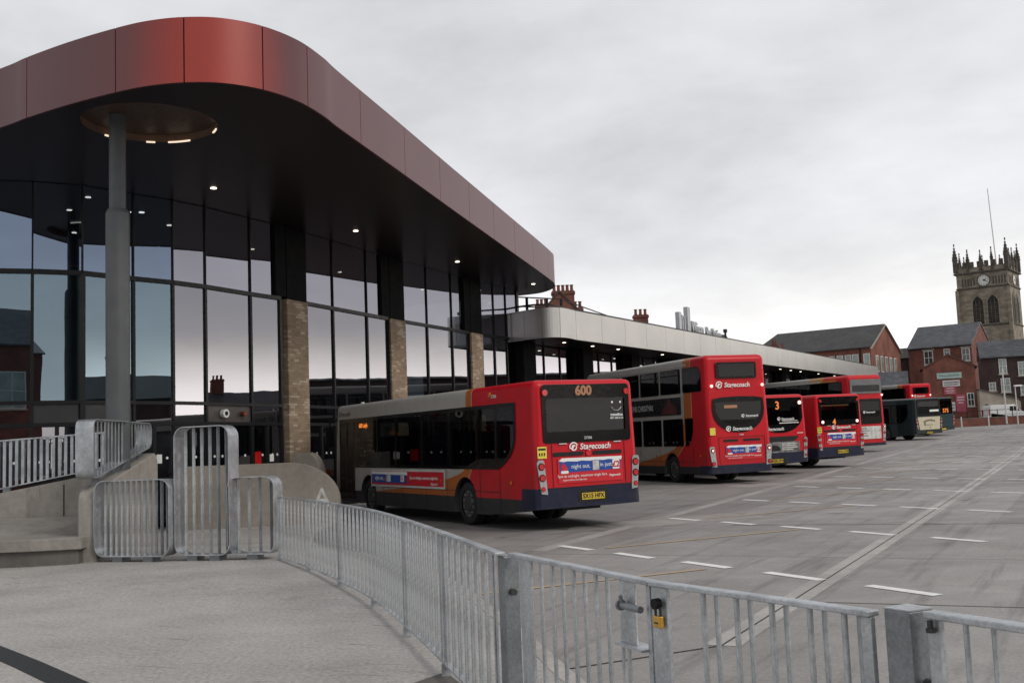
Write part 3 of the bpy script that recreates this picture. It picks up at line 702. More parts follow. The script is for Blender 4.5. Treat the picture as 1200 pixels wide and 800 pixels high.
b5=double_deck('tall red double-deck bus with grey wraparound upper rear window behind the route 4 bus',19.7,61.2,22,'M',M['liv_mmc'],L=10.4,group=G)
for sx in (-1,1): b5.marker(sx*1.08,3.14,M['tail_lit'],.06)
b5.logo(-.1,2.2,.14)
A=b5.slab('advert_panel','B',rpoly(-.82,.85,.72,1.42,.02),M['adwhite'],.012)
m=MB()
for zz,c in ((1.3,.6),(1.18,.75),(1.05,.5),(.9,.65)): m.box(-.7,-.7+c,-.017,-.015,zz-.03,zz+.03)
m.build('advert_print',M['adgrey'],A)
b5.taillight(.96,1.2,.6,1.5,3,True); b5.taillight(-1.2,-.96,.6,1.5,3,True)
m=MB(); m.prism([(2.4,4.0),(9.6,4.0),(9.2,4.22),(2.4,4.22)],.0,.012,0,lambda a,z,k:b5.pt('L',a,z,k-.03+(.03 if z<4.1 else 0))); m.build('roof_cove',M['roofsilver'],b5.root)
m=MB(); m.prism([(1.0,4.0),(2.4,4.0),(2.4,4.22),(1.0,4.22)],.0,.012,0,lambda a,z,k:b5.pt('L',a,z,k-.03+(.03 if z<4.1 else 0))); m.build('roof_cove',mat('cove_orange',(.42,.15,.02),.4),b5.root)

b6=single_deck('dark teal single-deck bus with a cream lettered panel across its rear',29.6,78.4,24,'C',L=11,paint=M['liv_dark'],detail=False,group=G)
A=b6.slab('rear_panel','B',[(-1.05,1.62),(1.05,1.62),(.95,.72),(-.92,.72)],M['cream'],.012)
m=MB()
pts=[(-.55+1.1*t/8, 1.28+.10*math.sin(math.pi*t/8)) for t in range(9)]
for i,((a,c),(d,e)) in enumerate(zip(pts,pts[1:])): m.box(a,a+.11,-.017,-.015,c-.06,c+.06)
m.box(-.5,-.36,-.017,-.015,1.0,1.22); m.box(-.3,.3,-.017,-.015,1.03,1.07); m.cyl((.05,-.013,.86),(.05,-.017,.86),.05,12)
m.build('panel_print',mat('faded_brown_print',(.12,.09,.05),.5),A)
m=MB(); m.box(.1,.95,-.014,-.011,1.98,2.12); m.build('window_sticker',M['white'],b6.root)
b6.plate(.5,'YJ10 EXW'); b6.taillight(-1.22,-1.04,.8,1.5); b6.taillight(1.04,1.22,.8,1.5)

b7=single_deck('teal single-deck bus with orange rear display at the far end of the row',33.7,86.4,24,'C',L=10.2,paint=M['liv_teal'],detail=False,group=G)
text('route_display','575',.42,REAR(.35,1.93,.016),M['orange_txt'],b7.root,bold=.01)
b7.plate(.5,None); b7.taillight(-1.22,-1.04,.8,1.5); b7.taillight(1.04,1.22,.8,1.5)
b8=double_deck('red double-deck bus rising behind the dark teal buses',35.1,94.3,22,'C',M['liv_d'],group=G,ad=False)
b8.logo(-.5,3.22,.2)
for sx in (-1,1): b8.marker(sx*.98,3.28,M['tail_lit'],.07)

# ---------------------------------------------------------------- ground
def axis(lo,hi,step,far):
    a=[];v=lo
    while v<=hi+1e-6: a.append(v); v+=step
    return [-far,-far*.4]+[lo-60,lo-25]+a+[hi+25,hi+70]+[far*.4,far]
xs=axis(-40,84,1.0,2500); ys=axis(-12,180,1.0,2500)
g=MB(); g.v=[(x,y,gz(x,y)) for y in ys for x in xs]; nx=len(xs)
g.f=[(j*nx+i,j*nx+i+1,(j+1)*nx+i+1,(j+1)*nx+i) for j in range(len(ys)-1) for i in range(nx-1)]; g.m=[0]*len(g.f)
structure(g.build('ground',M['apron'],smooth=60,recalc=False))
edge=[(-4.3,40),(-4.6,26.5),(-4.2,21.6),(-3.1,19.2),(-1.9,17.2),(-1.05,14.6),(-.42,11.9),(.0,9.8),(.3,8.1),(.62,6.9),(1.15,5.6),(1.9,4.4),(3.1,2.9),(5.5,0),(9,-6)]
edge=[(p.x,p.y) for p in spline([(a,b,0) for a,b in edge],5)]
pl=MB(); W_=[-70,-45,-30,-22,-16,-12,-9,-7,-5,-3.5,-2.4,-1.5,-.8,-.3,0]
rows=[[(ex+w,ey-abs(w)*.04,0) for w in W_] for ex,ey in edge]
pl.v=[(x,y,pz_plaza(x,y)) for r in rows for x,y,_ in r]; n=len(W_)
pl.f=[(j*n+i,j*n+i+1,(j+1)*n+i+1,(j+1)*n+i) for j in range(len(rows)-1) for i in range(n-1)]; pl.m=[0]*len(pl.f)
structure(pl.build('plaza_pavement',M['plaza'],smooth=60))
# kerb stones along the plaza edge
kb=MB()
for (x0,y0),(x1,y1) in zip(edge,edge[1:]):
    d=Vector((x1-x0,y1-y0,0)); L_=d.length
    if L_<1e-4: continue
    d/=L_; nrm=Vector((d.y,-d.x,0)); 
    if nrm.x<0: nrm=-nrm
    k=max(1,round(L_/.9))
    for i in range(k):
        a=Vector((x0,y0,0))+d*(L_*i/k+.004); e=Vector((x0,y0,0))+d*(L_*(i+1)/k-.004); z=pz_plaza(a.x,a.y)
        kb.obox((a.x,a.y,z-.3),e-a,nrm*.16,(0,0,.306))
bevel(structure(kb.build('kerb',M['kerb'])),.012,2)
# drain channel / dark band across the near left corner of the plaza
dr=MB(); A_=[(-6.6,12.3),(-5.21,10.81),(-4.4,9.85),(-3.54,8.78),(-2.6,7.5)]; 
for (a,b),(c,d) in zip(A_,A_[1:]):
    v=Vector((c-a,d-b)).normalized(); nn=Vector((-v.y,v.x))*.125
    dr.add([(a-nn.x,b-nn.y,.004),(a+nn.x,b+nn.y,.004),(c+nn.x,d+nn.y,.004),(c-nn.x,d-nn.y,.004)],[(0,1,2,3)])
structure(dr.build('drainage_strip',mat('dark_drain_strip',(.018,.019,.019),.5,var=.25,sc=20)))
# dark repair patch beside the fence
pt_=MB(); pt_.add([(x,y,.004) for x,y in ((-1.35,7.6),(-1.0,8.1),(-.62,8.75),(-.35,7.9),(-.1,7.0),(-.5,6.6))],[tuple(range(6))]); structure(pt_.build('pavement_patch',concrete('patch_concrete',(.11,.10,.09))))
# leaf-like scrap of litter is a single stick
def gpt(x,y,o=.006): return (x,y,gz(x,y)+o)
wm=MB()
for j in range(-1,19):
    for i in range(-4,13):
        x=1.5+.82*i+2.56*j; y=17.3-1.53*i+4.82*j
        if x*DY-y*DX<-9.6+ (0 if j<4 else .02*j) or y<12.3 or y>105: continue
        dx,dy=.46*(1+.05*random.uniform(-1,1)),-.90; nx_,ny_=.89*.08,.46*.08
        P0=(x,y); P1=(x+dx*1.02,y+dy*1.02)
        wm.add([gpt(P0[0]-nx_,P0[1]-ny_),gpt(P0[0]+nx_,P0[1]+ny_),gpt(P1[0]+nx_,P1[1]+ny_),gpt(P1[0]-nx_,P1[1]-ny_)],[(0,1,2,3)])
structure(wm.build('white_bay_markings',M['pwhite']))
def strip(mb,a,b,w,o=.006,n=12):
    a=Vector(a);b=Vector(b);d=(b-a).normalized();nn=Vector((-d.y,d.x))*w/2
    for k in range(n):
        p=a.lerp(b,k/n);q=a.lerp(b,(k+1)/n)
        mb.add([gpt(*(p-nn),o),gpt(*(p+nn),o),gpt(*(q+nn),o),gpt(*(q-nn),o)],[(0,1,2,3)])
ym=MB()
for j in range(-1,15):
    x=1.4+2.53*j; y=18.1+5.0*j
    strip(ym,(x-.6 if j<0 else x,y-.3 if j<0 else y),(x+3.6,y+1.75),.10,.0075)
structure(ym.build('yellow_bay_lines',M['pyellow']))
sm=MB(); strip(sm,(1.7,9.6),(27.8,59.6),.32,.003,50); strip(sm,(27.8,59.6),(52,106),.32,.003,50); structure(sm.build('concrete_drain_strip',concrete('drain_concrete',(.37,.35,.33),stain=.15)))
sm=MB()
strip(sm,(1.7,9.6),(27.8,59.6),.02,.005,50); strip(sm,(.3,8.9),(1.7,9.6),.03,.004,3); strip(sm,(3.0,11.75),(8.5,9.0),.022,.004,4); strip(sm,(4.1,21.3),(14,16.6),.03,.004,6); strip(sm,(-.2,8.2),(.3,8.9),.03,.004,2)
structure(sm.build('slab_joints',M['slot']))
sm=MB(); strip(sm,(.3,18.2),(15.5,48.8),.30,.002,30); strip(sm,(15.5,48.8),(37,90),.30,.002,30); structure(sm.build('pale_slab_seam',concrete('pale_seam_concrete',(.34,.315,.30),stain=.3)))
# contact shade painted on the concrete under each bus, ragged at the edge
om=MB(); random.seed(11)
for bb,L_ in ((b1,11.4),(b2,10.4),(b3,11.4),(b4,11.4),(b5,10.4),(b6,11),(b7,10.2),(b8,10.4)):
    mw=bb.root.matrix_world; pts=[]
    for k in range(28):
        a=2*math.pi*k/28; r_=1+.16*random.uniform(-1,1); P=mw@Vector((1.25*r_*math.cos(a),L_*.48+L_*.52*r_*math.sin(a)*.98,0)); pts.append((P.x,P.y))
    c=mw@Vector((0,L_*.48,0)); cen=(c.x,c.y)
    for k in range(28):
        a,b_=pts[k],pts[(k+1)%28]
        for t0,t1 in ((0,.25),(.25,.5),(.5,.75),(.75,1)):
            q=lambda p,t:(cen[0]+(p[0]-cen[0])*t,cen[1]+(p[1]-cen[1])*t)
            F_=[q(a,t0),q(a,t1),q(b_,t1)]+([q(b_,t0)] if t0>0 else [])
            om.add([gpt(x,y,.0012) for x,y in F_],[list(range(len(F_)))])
structure(om.build('bus_shade_patches',concrete('painted_shade_concrete',(.085,.078,.074),stain=.5)))
# lighter worn slabs under the buses' tails
sm=MB()
for (x,y,w,l) in ((3.2,22.9,1.6,2.8),(8.6,35.3,1.4,4.4),(14.6,43.9,1.2,3.2)): strip(sm,(x-l*.4,y-l*.15),(x+l*.6,y+l*.25),w,.002,4)
structure(sm.build('worn_slab',concrete('worn_slab_concrete',(.30,.28,.265),stain=.2)))

# ---------------------------------------------------------------- bus station
ST=thing('bus_station','modern glass bus station with deep burgundy canopy and silver low roof','building',(-6.3,31.7,0))
ORG=Vector((-6.3,31.7,0))
class SB(MB):
    """parts of the station are drawn in world coordinates and stored relative to the station's base"""
    def build(s,name,mats,parent=None,**k):
        s.v=[tuple(Vector(v)-ORG) for v in s.v]; return MB.build(s,name,mats,parent or ST,**k)
ZF,ZD,ZS,ZT,ZC,ZR=.28,2.70,3.22,6.29,8.42,9.62
left=[(-19,24.0),(-15.2,24.2),(-13.2,24.5),(-11.14,25.2),(-10.17,25.68),(-9.32,26.73),(-8.6,27.53),(-8.02,28.41),(-7.21,29.97),(-6.62,31.0)]
fd=Vector((.415,.91,0)).normalized(); fn=Vector((fd.y,-fd.x,0))
p1,p2,p3=Vector((-6.33,31.7,0)),Vector((-3.97,37.1,0)),Vector((-1.45,42.4,0))
def seg_parts(A,B,z0,z1,m,name,inset=.0,th=.02):
    A=Vector((A[0],A[1],0));B=Vector((B[0],B[1],0));d=(B-A).normalized();n_=Vector((d.y,-d.x,0))
    q=SB(); q.obox(Vector((A.x,A.y,z0))-n_*inset,B-A,-n_*th,(0,0,z1-z0)); return q.build(name,m)
def pane(A,B,z0,z1,m,name='window_pane'):
    q=SB(); d=(Vector((B[0]-A[0],B[1]-A[1],0))).normalized()*.02
    q.poly([(A[0]+d.x,A[1]+d.y,z0),(B[0]-d.x,B[1]-d.y,z0),(B[0]-d.x,B[1]-d.y,z1),(A[0]+d.x,A[1]+d.y,z1)]); return q.build(name,m,recalc=False)
def mullion(P,d,z0,z1,w=.07,dep=.16,m='darkmetal',name='mullion'):
    P=Vector((P[0],P[1],0)); d=Vector((d[0],d[1],0)).normalized(); n_=Vector((d.y,-d.x,0)); q=SB()
    q.obox(Vector((P.x,P.y,z0))-d*w/2+n_*.05,d*w,-n_*dep,(0,0,z1-z0)); return q.build(name,M[m])
def transom(A,B,z,h=.08,dep=.17,out=.06,name='transom'):
    A=Vector((A[0],A[1],0));B=Vector((B[0],B[1],0));d=(B-A).normalized();n_=Vector((d.y,-d.x,0)); q=SB()
    q.obox(Vector((A.x,A.y,z-h/2))+n_*out,B-A,-n_*dep,(0,0,h)); return q.build(name,M['darkmetal'])
spand={3:'spandrel',4:'spandrel',7:'spandrelb',1:'spandrel'}
def bay(A,B,i,teal=False,door=True):  # teal: use the panes tinted with mirrored sky
    g=M['stglass_sky_tint'] if teal else M['stglass']
    pane(A,B,ZS+.05,ZT-.05,g); pane(A,B,ZT+.05,ZC-.003,M['clere_sky_tint'] if teal else M['clere'])
    if i in spand: seg_parts(A,B,ZD+.05,ZS-.04,M[spand[i]],'spandrel_panel',.01,.05)
    else: pane(A,B,ZD+.05,ZS-.04,M['stglass'])
    pane(A,B,ZF+.12,ZD-.05,M['stglass'],'door_glass' if door else 'window_pane')
    for z in (ZD,ZS): transom(A,B,z)
    transom(A,B,ZT,.11); transom(A,B,ZF+.06,.12)
    if door:   # door stiles, safety dots
        A_=Vector((A[0],A[1],0));B_=Vector((B[0],B[1],0)); mid=(A_+B_)/2; mullion(mid,B_-A_,ZF+.12,ZD-.04,.09,.1,'darkmetal','door_stile')
        q=SB(); d=(B_-A_); n_=Vector((d.y,-d.x,0)).normalized()
        for k in range(1,6):
            P=A_+d*k/6; q.cyl((P.x+n_.x*.008,P.y+n_.y*.008,1.85),(P.x+n_.x*.012,P.y+n_.y*.012,1.85),.035,10)
        q.build('safety_dots',M['white'])
for i,(A,B) in enumerate(zip(left,left[1:])):
    bay(A,B,i,teal=i<6); mullion(A,(B[0]-A[0],B[1]-A[1]),ZF,ZT,.07 if i!=4 else .13); mullion(A,(B[0]-A[0],B[1]-A[1]),ZT,ZC-.002,.022,.06,name='glazing_joint')
mullion(left[-1],fd,ZF,ZC-.002,.08)
def lamp_disc(P,n_,z,r,m1,m2):
    q=SB(); P=Vector(P); q.cyl((P.x,P.y,z),(P.x+n_.x*.12,P.y+n_.y*.12,z),r,20,0); q.cyl((P.x+n_.x*.121,P.y+n_.y*.121,z),(P.x+n_.x*.13,P.y+n_.y*.13,z),r*.5,16,1); q.build('wall_speaker',[m1,m2],smooth=40)
def on(i,t):
    A=Vector((*left[i],0));B=Vector((*left[i+1],0));d=(B-A).normalized();return A.lerp(B,t),Vector((d.y,-d.x,0))
P,n_=on(4,.62); lamp_disc(P,n_,2.97,.115,M['white'],M['black'])
P,n_=on(7,.36); lamp_disc(P,n_,2.97,.115,M['white'],M['black'])
P,n_=on(7,.78); lamp_disc(P,n_,2.97,.07,M['potterra'],M['tail'])
# small notices on the doors
P,n_=on(6,.35)
for (i,t,z,w,h,m_) in ((5,.5,1.72,.42,.22,'white'),(8,.18,1.6,.24,.34,'tail'),(8,.62,1.66,.2,.2,'white')):
    P,n_=on(i,t); d=Vector((-n_.y,n_.x,0)); q=SB(); q.obox(Vector((P.x,P.y,z))+n_*.012-d*w/2,d*w,n_*.006,(0,0,h)); q.build('door_notice',M[m_])
# brick piers with dark cladding above
def pier(P,zb,zt,zc,w=1.0):
    o=SB(); 
    lm=MB(); lm.box(-w/2,w/2,-.12,.10,zb,zt); e=lm.build('brick_pier',M['pbrick'],ST); e.location=(P.x-ORG.x,P.y-ORG.y,0); e.rotation_euler=(0,0,math.atan2(fd.y,fd.x)); e.location.x+=0
    lm=MB(); lm.box(-w/2+.02,w/2-.02,-.10,.08,zt,zc); c=lm.build('pier_cladding',M['pierblack'],ST); c.location=e.location; c.rotation_euler=e.rotation_euler
    lm=MB(); lm.box(-w/2-.5,-w/2-.02,-.1,.06,ZT+.06,zc); lm.build('pier_return',M['pierblack'],c)
for P in (p1,p2,p3): pier(P,-.05,ZT-.0,ZC-.002)
ends=[(p1,p2),(p2,p3)]
for bi,(A,B) in enumerate(ends):
    d=(B-A).normalized(); a=A+d*.5; b_=B-d*.5; Ln=(b_-a).length
    cuts=[0,.31,.72,1] if bi==0 else [0,.34,.72,1]
    for i in range(3):
        q0=a+d*Ln*cuts[i]; q1=a+d*Ln*cuts[i+1]; bay((q0.x,q0.y),(q1.x,q1.y),20)
        mullion(q0,d,ZF,ZT,.07); mullion(q0,d,ZT,ZC-.002,.022,.06,name='glazing_joint')
    mullion(b_,d,ZF,ZC-.002,.08)
p4=p3+Vector((.475,.88,0)).normalized()*3.6
d=(p4-p3).normalized(); a=p3+d*.5; Ln=(p4-a).length
for i in range(3):
    q0=a+d*Ln*i/3; q1=a+d*Ln*(i+1)/3; bay((q0.x,q0.y),(q1.x,q1.y),20); mullion(q0,d,ZF,ZT,.07); mullion(q0,d,ZT,ZC-.002,.022,.06,name='glazing_joint')
mullion(p4,d,ZF,ZC-.002,.16)
pane((p4.x,p4.y),(p4.x-5,p4.y+2.7),ZF+4,ZC-.01,M['clere'])
# interior of the hall
q=SB(); q.poly([(x,y,ZF) for x,y in [(p[0],p[1]) for p in left]+[(p1.x,p1.y),(p2.x,p2.y),(p3.x,p3.y),(p4.x,p4.y),(-6,52),(-30,52),(-30,24)]]); q.build('hall_floor',M['infloor'])
q=SB(); bw=[(-30,30),(-19,33),(-13.5,37),(-8.6,47),(-5.2,52)]
for (a0,b0),(a1,b1_) in zip(bw,bw[1:]): q.poly([(a0,b0,ZF),(a1,b1_,ZF),(a1,b1_,ZC-.002),(a0,b0,ZC-.002)])
q.build('hall_back_wall',M['inwall'])
# main canopy: fascia, soffit with round coffer, roof
path=[(-30,33.5),(-20,27.2),(-13,22.9),(-9.95,21.0),(-9.17,20.45),(-8.1,19.78),(-7.0,19.2),(-6.3,18.92),(-5.64,18.82),(-4.98,18.93),(-4.36,19.36),(-3.86,20.1),(-3.55,21.05),(-3.35,22),(-2.54,25.4),(-1.44,30.1),(.12,36.7),(1.14,41.0),(1.66,43.3),(1.85,44.4),(1.8,45.6),(1.35,46.7),(.49,47.3),(-.8,47.9),(-4,49)]
pp=spline([(x,y,0) for x,y in path],6)
cum=[0]
for a_,b_ in zip(pp,pp[1:]): cum.append(cum[-1]+(b_-a_).length)
def nearest(x,y): return min(range(len(pp)),key=lambda i:(pp[i].x-x)**2+(pp[i].y-y)**2)
brk=[cum[nearest(*p)] for p in ((-20,27.2),(-15,24.1),(-12,22.3),(-9.17,20.45),(-7,19.2),(-5.64,18.83),(-4.36,19.38),(-3.69,20.45))]
s_=brk[-1]+2.75
while s_<cum[-1]-1: brk.append(s_); s_+=2.9
brk=[0]+brk+[cum[-1]]
def at_s(s):
    for i in range(len(cum)-1):
        if cum[i+1]>=s: return pp[i].lerp(pp[i+1],(s-cum[i])/max(1e-6,cum[i+1]-cum[i]))
    return pp[-1]
for s0,s1 in zip(brk,brk[1:]):
    ss=[s0+.012]+[c for c in cum if s0+.03<c<s1-.03]+[s1-.012]; q=SB(); out=[at_s(s) for s in ss]
    nn=[]
    for i in range(len(out)):
        t=(out[min(i+1,len(out)-1)]-out[max(i-1,0)]).normalized(); nn.append(Vector((t.y,-t.x,0)))
    for i in range(len(out)-1):
        a0,a1=out[i],out[i+1]; i0,i1=out[i]-nn[i]*.05,out[i+1]-nn[i+1]*.05
        q.add([(a0.x,a0.y,ZC),(a1.x,a1.y,ZC),(a1.x,a1.y,ZR),(a0.x,a0.y,ZR),(i0.x,i0.y,ZC),(i1.x,i1.y,ZC),(i1.x,i1.y,ZR),(i0.x,i0.y,ZR)],
              [(0,1,2,3),(5,4,7,6),(3,2,6,7),(1,0,4,5)]+([(0,3,7,4)] if i==0 else [])+([(1,5,6,2)] if i==len(out)-2 else []))
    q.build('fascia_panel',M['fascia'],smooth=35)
inner=[]
for i,pnt in enumerate(pp):
    t=(pp[min(i+1,len(pp)-1)]-pp[max(i-1,0)]).normalized(); inner.append(pnt-Vector((t.y,-t.x,0))*.055)
q=SB()
for a_,b_ in zip(inner,inner[1:]): q.poly([(a_.x,a_.y,ZC+.02),(b_.x,b_.y,ZC+.02),(b_.x,b_.y,ZR+.02),(a_.x,a_.y,ZR+.02)])
q.build('fascia_backing',M['black'])
cc=Vector((-7.02,21.15)); cr=1.30
hole=[(cc.x+cr*math.cos(2*math.pi*k/48),cc.y+cr*math.sin(2*math.pi*k/48)) for k in range(48)]
outer=[(p.x,p.y) for p in inner]+[(-8,54),(-30,54)]
q=SB(); q.tess(outer,[hole],lambda x,y:(x,y,ZC+.015)); q.build('soffit',M['soffit'],recalc=False)
q=SB(); q.tess(outer,[],lambda x,y:(x,y,ZR-.02)); q.build('canopy_roof',M['darkmetal'],recalc=False)
q=SB()
for a_,b_ in zip(hole,hole[1:]+hole[:1]): q.poly([(a_[0],a_[1],ZC+.014),(b_[0],b_[1],ZC+.014),(b_[0],b_[1],ZC+.16),(a_[0],a_[1],ZC+.16)])
q.build('coffer',mat('coffer_bronze',(.17,.10,.066),.55),smooth=30)
q=SB(); q.poly([(x,y,ZC+.16) for x,y in hole]); q.build('coffer_top',mat('coffer_dark_bronze',(.055,.033,.022),.5))
for a0,a1 in ((22,34),(70,92),(104,112),(134,152)):
    q=SB()
    for k in range(6):
        u0=R(a0+(a1-a0)*k/6);u1=R(a0+(a1-a0)*(k+1)/6)
        q.bar((cc.x+(cr-.03)*math.cos(u0),cc.y+(cr-.03)*math.sin(u0),ZC+.0),(cc.x+(cr-.03)*math.cos(u1),cc.y+(cr-.03)*math.sin(u1),ZC+.0),.03,.03)
    q.build('coffer_light',M['warmled'])
# canopy column: thin upper shaft, thicker sleeve below
q=SB(); cx,cy=-7.62,21.0
q.cyl((cx,cy,6.55),(cx,cy,ZC+.155),.16,28); q.cyl((cx,cy,-.1),(cx,cy,6.6),.225,32); q.cyl((cx,cy,6.6),(cx,cy,6.68),.225,32,0,.19)
q.build('column',M['colgrey'],smooth=35)
def downlight(x,y,z=ZC+.012,r=.075,parent=None):
    q=SB(); q.cyl((x,y,z-.012),(x,y,z+.05),r,16); o=q.build('downlight',M['lamp'],parent)
    return o
for x,y in ((-7.23,26.47),(-4.56,32.27),(-1.83,38.26),(.96,44.17)): downlight(x,y)
for x,y in ((-11.5,28.2),(-9.6,30.5),(-12.5,31),(-8.2,34.5),(-6.2,39.5),(-3.6,44.5),(-14.5,28),(-10.5,26.9)): downlight(x,y,ZC+.012,.07)

# low wing: silver band roof on a glazed waiting hall
W0=Vector((2.67,44.8,0)); W1=Vector((35.1,105,0)); wd=(W1-W0).normalized(); wn=Vector((wd.y,-wd.x,0)); WL=(W1-W0).length
def bz(s): return 6.14+(7.17-6.14)*s/WL
bpts=[(Vector((-.9,45.6,0)),0),(Vector((.1,44.55,0)),0),(Vector((.9,43.72,0)),0),(Vector((1.55,43.4,0)),0),(Vector((2.15,43.75,0)),0),(W0,0)]
bs=spline([p for p,_ in bpts],6); BP=[(p,6.14) for p in bs]
nseg=26
for k in range(1,nseg+1): BP.append((W0+wd*(WL*k/nseg),bz(WL*k/nseg)))
end=BP[-1]; BP+= [(end[0]+wd*.5-wn*.3,end[1]+.01),(end[0]+wd*.7-wn*1.0,end[1]+.01),(end[0]+wd*.7-wn*6,end[1]+.01)]
BH=1.2
groups=[]; 
i=0
cutidx=[0,9,15,22,30]+list(range(31,31+nseg))+[len(BP)-1]
for a_,b_ in zip(cutidx,cutidx[1:]):
    q=SB(); seg=BP[a_:b_+1]
    for k,((P0,z0),(P1,z1)) in enumerate(zip(seg,seg[1:])):
        t=(P1-P0).normalized(); n_=Vector((t.y,-t.x,0)); e0=t*.009 if k==0 else Vector(); e1=t*.009 if k==len(seg)-2 else Vector()
        A0=P0+e0; A1=P1-e1
        q.add([(A0.x,A0.y,z0),(A1.x,A1.y,z1),(A1.x,A1.y,z1+BH),(A0.x,A0.y,z0+BH),(A0.x-n_.x*.06,A0.y-n_.y*.06,z0),(A1.x-n_.x*.06,A1.y-n_.y*.06,z1),(A1.x-n_.x*.06,A1.y-n_.y*.06,z1+BH),(A0.x-n_.x*.06,A0.y-n_.y*.06,z0+BH)],[(0,1,2,3),(5,4,7,6),(3,2,6,7),(1,0,4,5),(0,3,7,4),(1,5,6,2)])
    q.build('roof_band_panel',M['band'],smooth=40)
q=SB(); qs=SB()
back=-5.8
prev=None
for (P,z) in BP[:-3]:
    s=max(0,(P-W0).dot(wd)); 
    Pb=P-wn*7.5 if s>0 else Vector((-4.5,49.5,0))
    if prev:
        (P0,z0,B0)=prev
        if (P-P0).length>1e-4:
            i0=P0-wn*.07; i1=P-wn*.07
            q.poly([(i0.x,i0.y,z0+.05),(i1.x,i1.y,z+.05),(Pb.x,Pb.y,z+.05),(B0.x,B0.y,z0+.05)] if (Pb-B0).length>1e-4 else [(i0.x,i0.y,z0+.05),(i1.x,i1.y,z+.05),(Pb.x,Pb.y,z+.05)])
            qs.poly([(i0.x,i0.y,z0+BH-.05),(i1.x,i1.y,z+BH-.05),(Pb.x,Pb.y,z+BH-.05),(B0.x,B0.y,z0+BH-.05)] if (Pb-B0).length>1e-4 else [(i0.x,i0.y,z0+BH-.05),(i1.x,i1.y,z+BH-.05),(Pb.x,Pb.y,z+BH-.05)])
    prev=(P,z,Pb)
q.build('low_soffit',M['soffit']); qs.build('low_roof',M['spandrel'])
# glazed wall of the low wing, set back under the roof, with dark piers
FB=p3; span=5.9; sft=2.55
def fpt(s): return W0+wd*s-wn*sft
nb=11
s0=-.2
for k in range(nb+1):
    s=s0+k*span; P=fpt(s); zg=gz(P.x,P.y)-.1; zc=bz(max(0,s))+.05
    lm=MB(); lm.box(-.55,.55,-.45,.35,zg,zc-.004); o=lm.build('dark_pier',M['pierblack'],ST); o.location=(P.x-ORG.x,P.y-ORG.y,0); o.rotation_euler=(0,0,math.atan2(wd.y,wd.x))
    if k==nb: break
    for j in range(3):
        a=fpt(s+.55+(span-1.1)*j/3); b_=fpt(s+.55+(span-1.1)*(j+1)/3); zf=gz(a.x,a.y)+.1; z1=bz(max(0,s))+.03; zm=zf+3.2
        pane((a.x,a.y),(b_.x,b_.y),zf+.05,zm-.04,M['stglass']); pane((a.x,a.y),(b_.x,b_.y),zm+.04,z1,M['clere'])
        transom((a.x,a.y),(b_.x,b_.y),zm,.08); mullion((b_.x,b_.y),wd,zf,z1,.06)
    for j in ((0,) if k%3 else (0,1)):
        c=W0+wd*(s+1.5+2.95*j)-wn*1.2
        q=SB(); z=bz(max(0,s+1.5+2.95*j)); q.cyl((c.x,c.y,z+.035),(c.x,c.y,z+.06),.075,14); q.build('downlight',M['lamp'])
        c=W0+wd*(s+1.5+2.95*j)-wn*4.6
        q=SB(); q.cyl((c.x,c.y,z+.035),(c.x,c.y,z+.06),.075,14); q.build('downlight',M['lamp'])
q=SB(); a=fpt(s0); b_=fpt(s0+nb*span)
zz0,zz1=gz(a.x,a.y)+.08,gz(b_.x,b_.y)+.08
A0=a-wn*4.9; B0=b_-wn*4.9
q.poly([(A0.x,A0.y,zz0),(B0.x,B0.y,zz1),(B0.x,B0.y,bz(WL)+.04),(A0.x,A0.y,bz(0)+.04)]); q.build('wing_back_wall',M['inwall'])
q=SB(); q.poly([(a.x,a.y,zz0),(b_.x,b_.y,zz1),(B0.x,B0.y,zz1),(A0.x,A0.y,zz0)]); q.build('wing_floor',M['infloor'])
e0=b_+wd*.3; e1=B0+wd*.3
q=SB(); q.poly([(e0.x,e0.y,zz1-.3),(e1.x,e1.y,zz1-.3),(e1.x,e1.y,bz(WL)+.04),(e0.x,e0.y,bz(WL)+.04)]); q.build('end_wall',M['redbrick'])
# roof edge safety rail of the low wing
q=SB()
for k in range(0,len(BP)-3):
    P,z=BP[k]
    if k+1<len(BP)-3:
        P1_,z1_=BP[k+1]
        if (P1_-P).length>1e-4 and k>4: q.bar((P.x-wn.x*.5,P.y-wn.y*.5,z+BH+.16),(P1_.x-wn.x*.5,P1_.y-wn.y*.5,z1_+BH+.16),.05,.07)
q.build('roof_edge_rail',M['black'])
q=SB(); zr=7.36
for z in (zr+.45,zr+.85): q.bar((-.3,45.9,z),(2.2,47.4,z),.05,.05)
for t in (0,.4,.75,1): q.bar((-.3+2.5*t,45.9+1.5*t,zr-.05),(-.3+2.5*t,45.9+1.5*t,zr+.87),.12,.06)
q.bar((2.2,47.4,zr+.85),(5.0,50.5,zr+.2),.04,.04)
q.build('roof_handrail',M['darkmetal'])

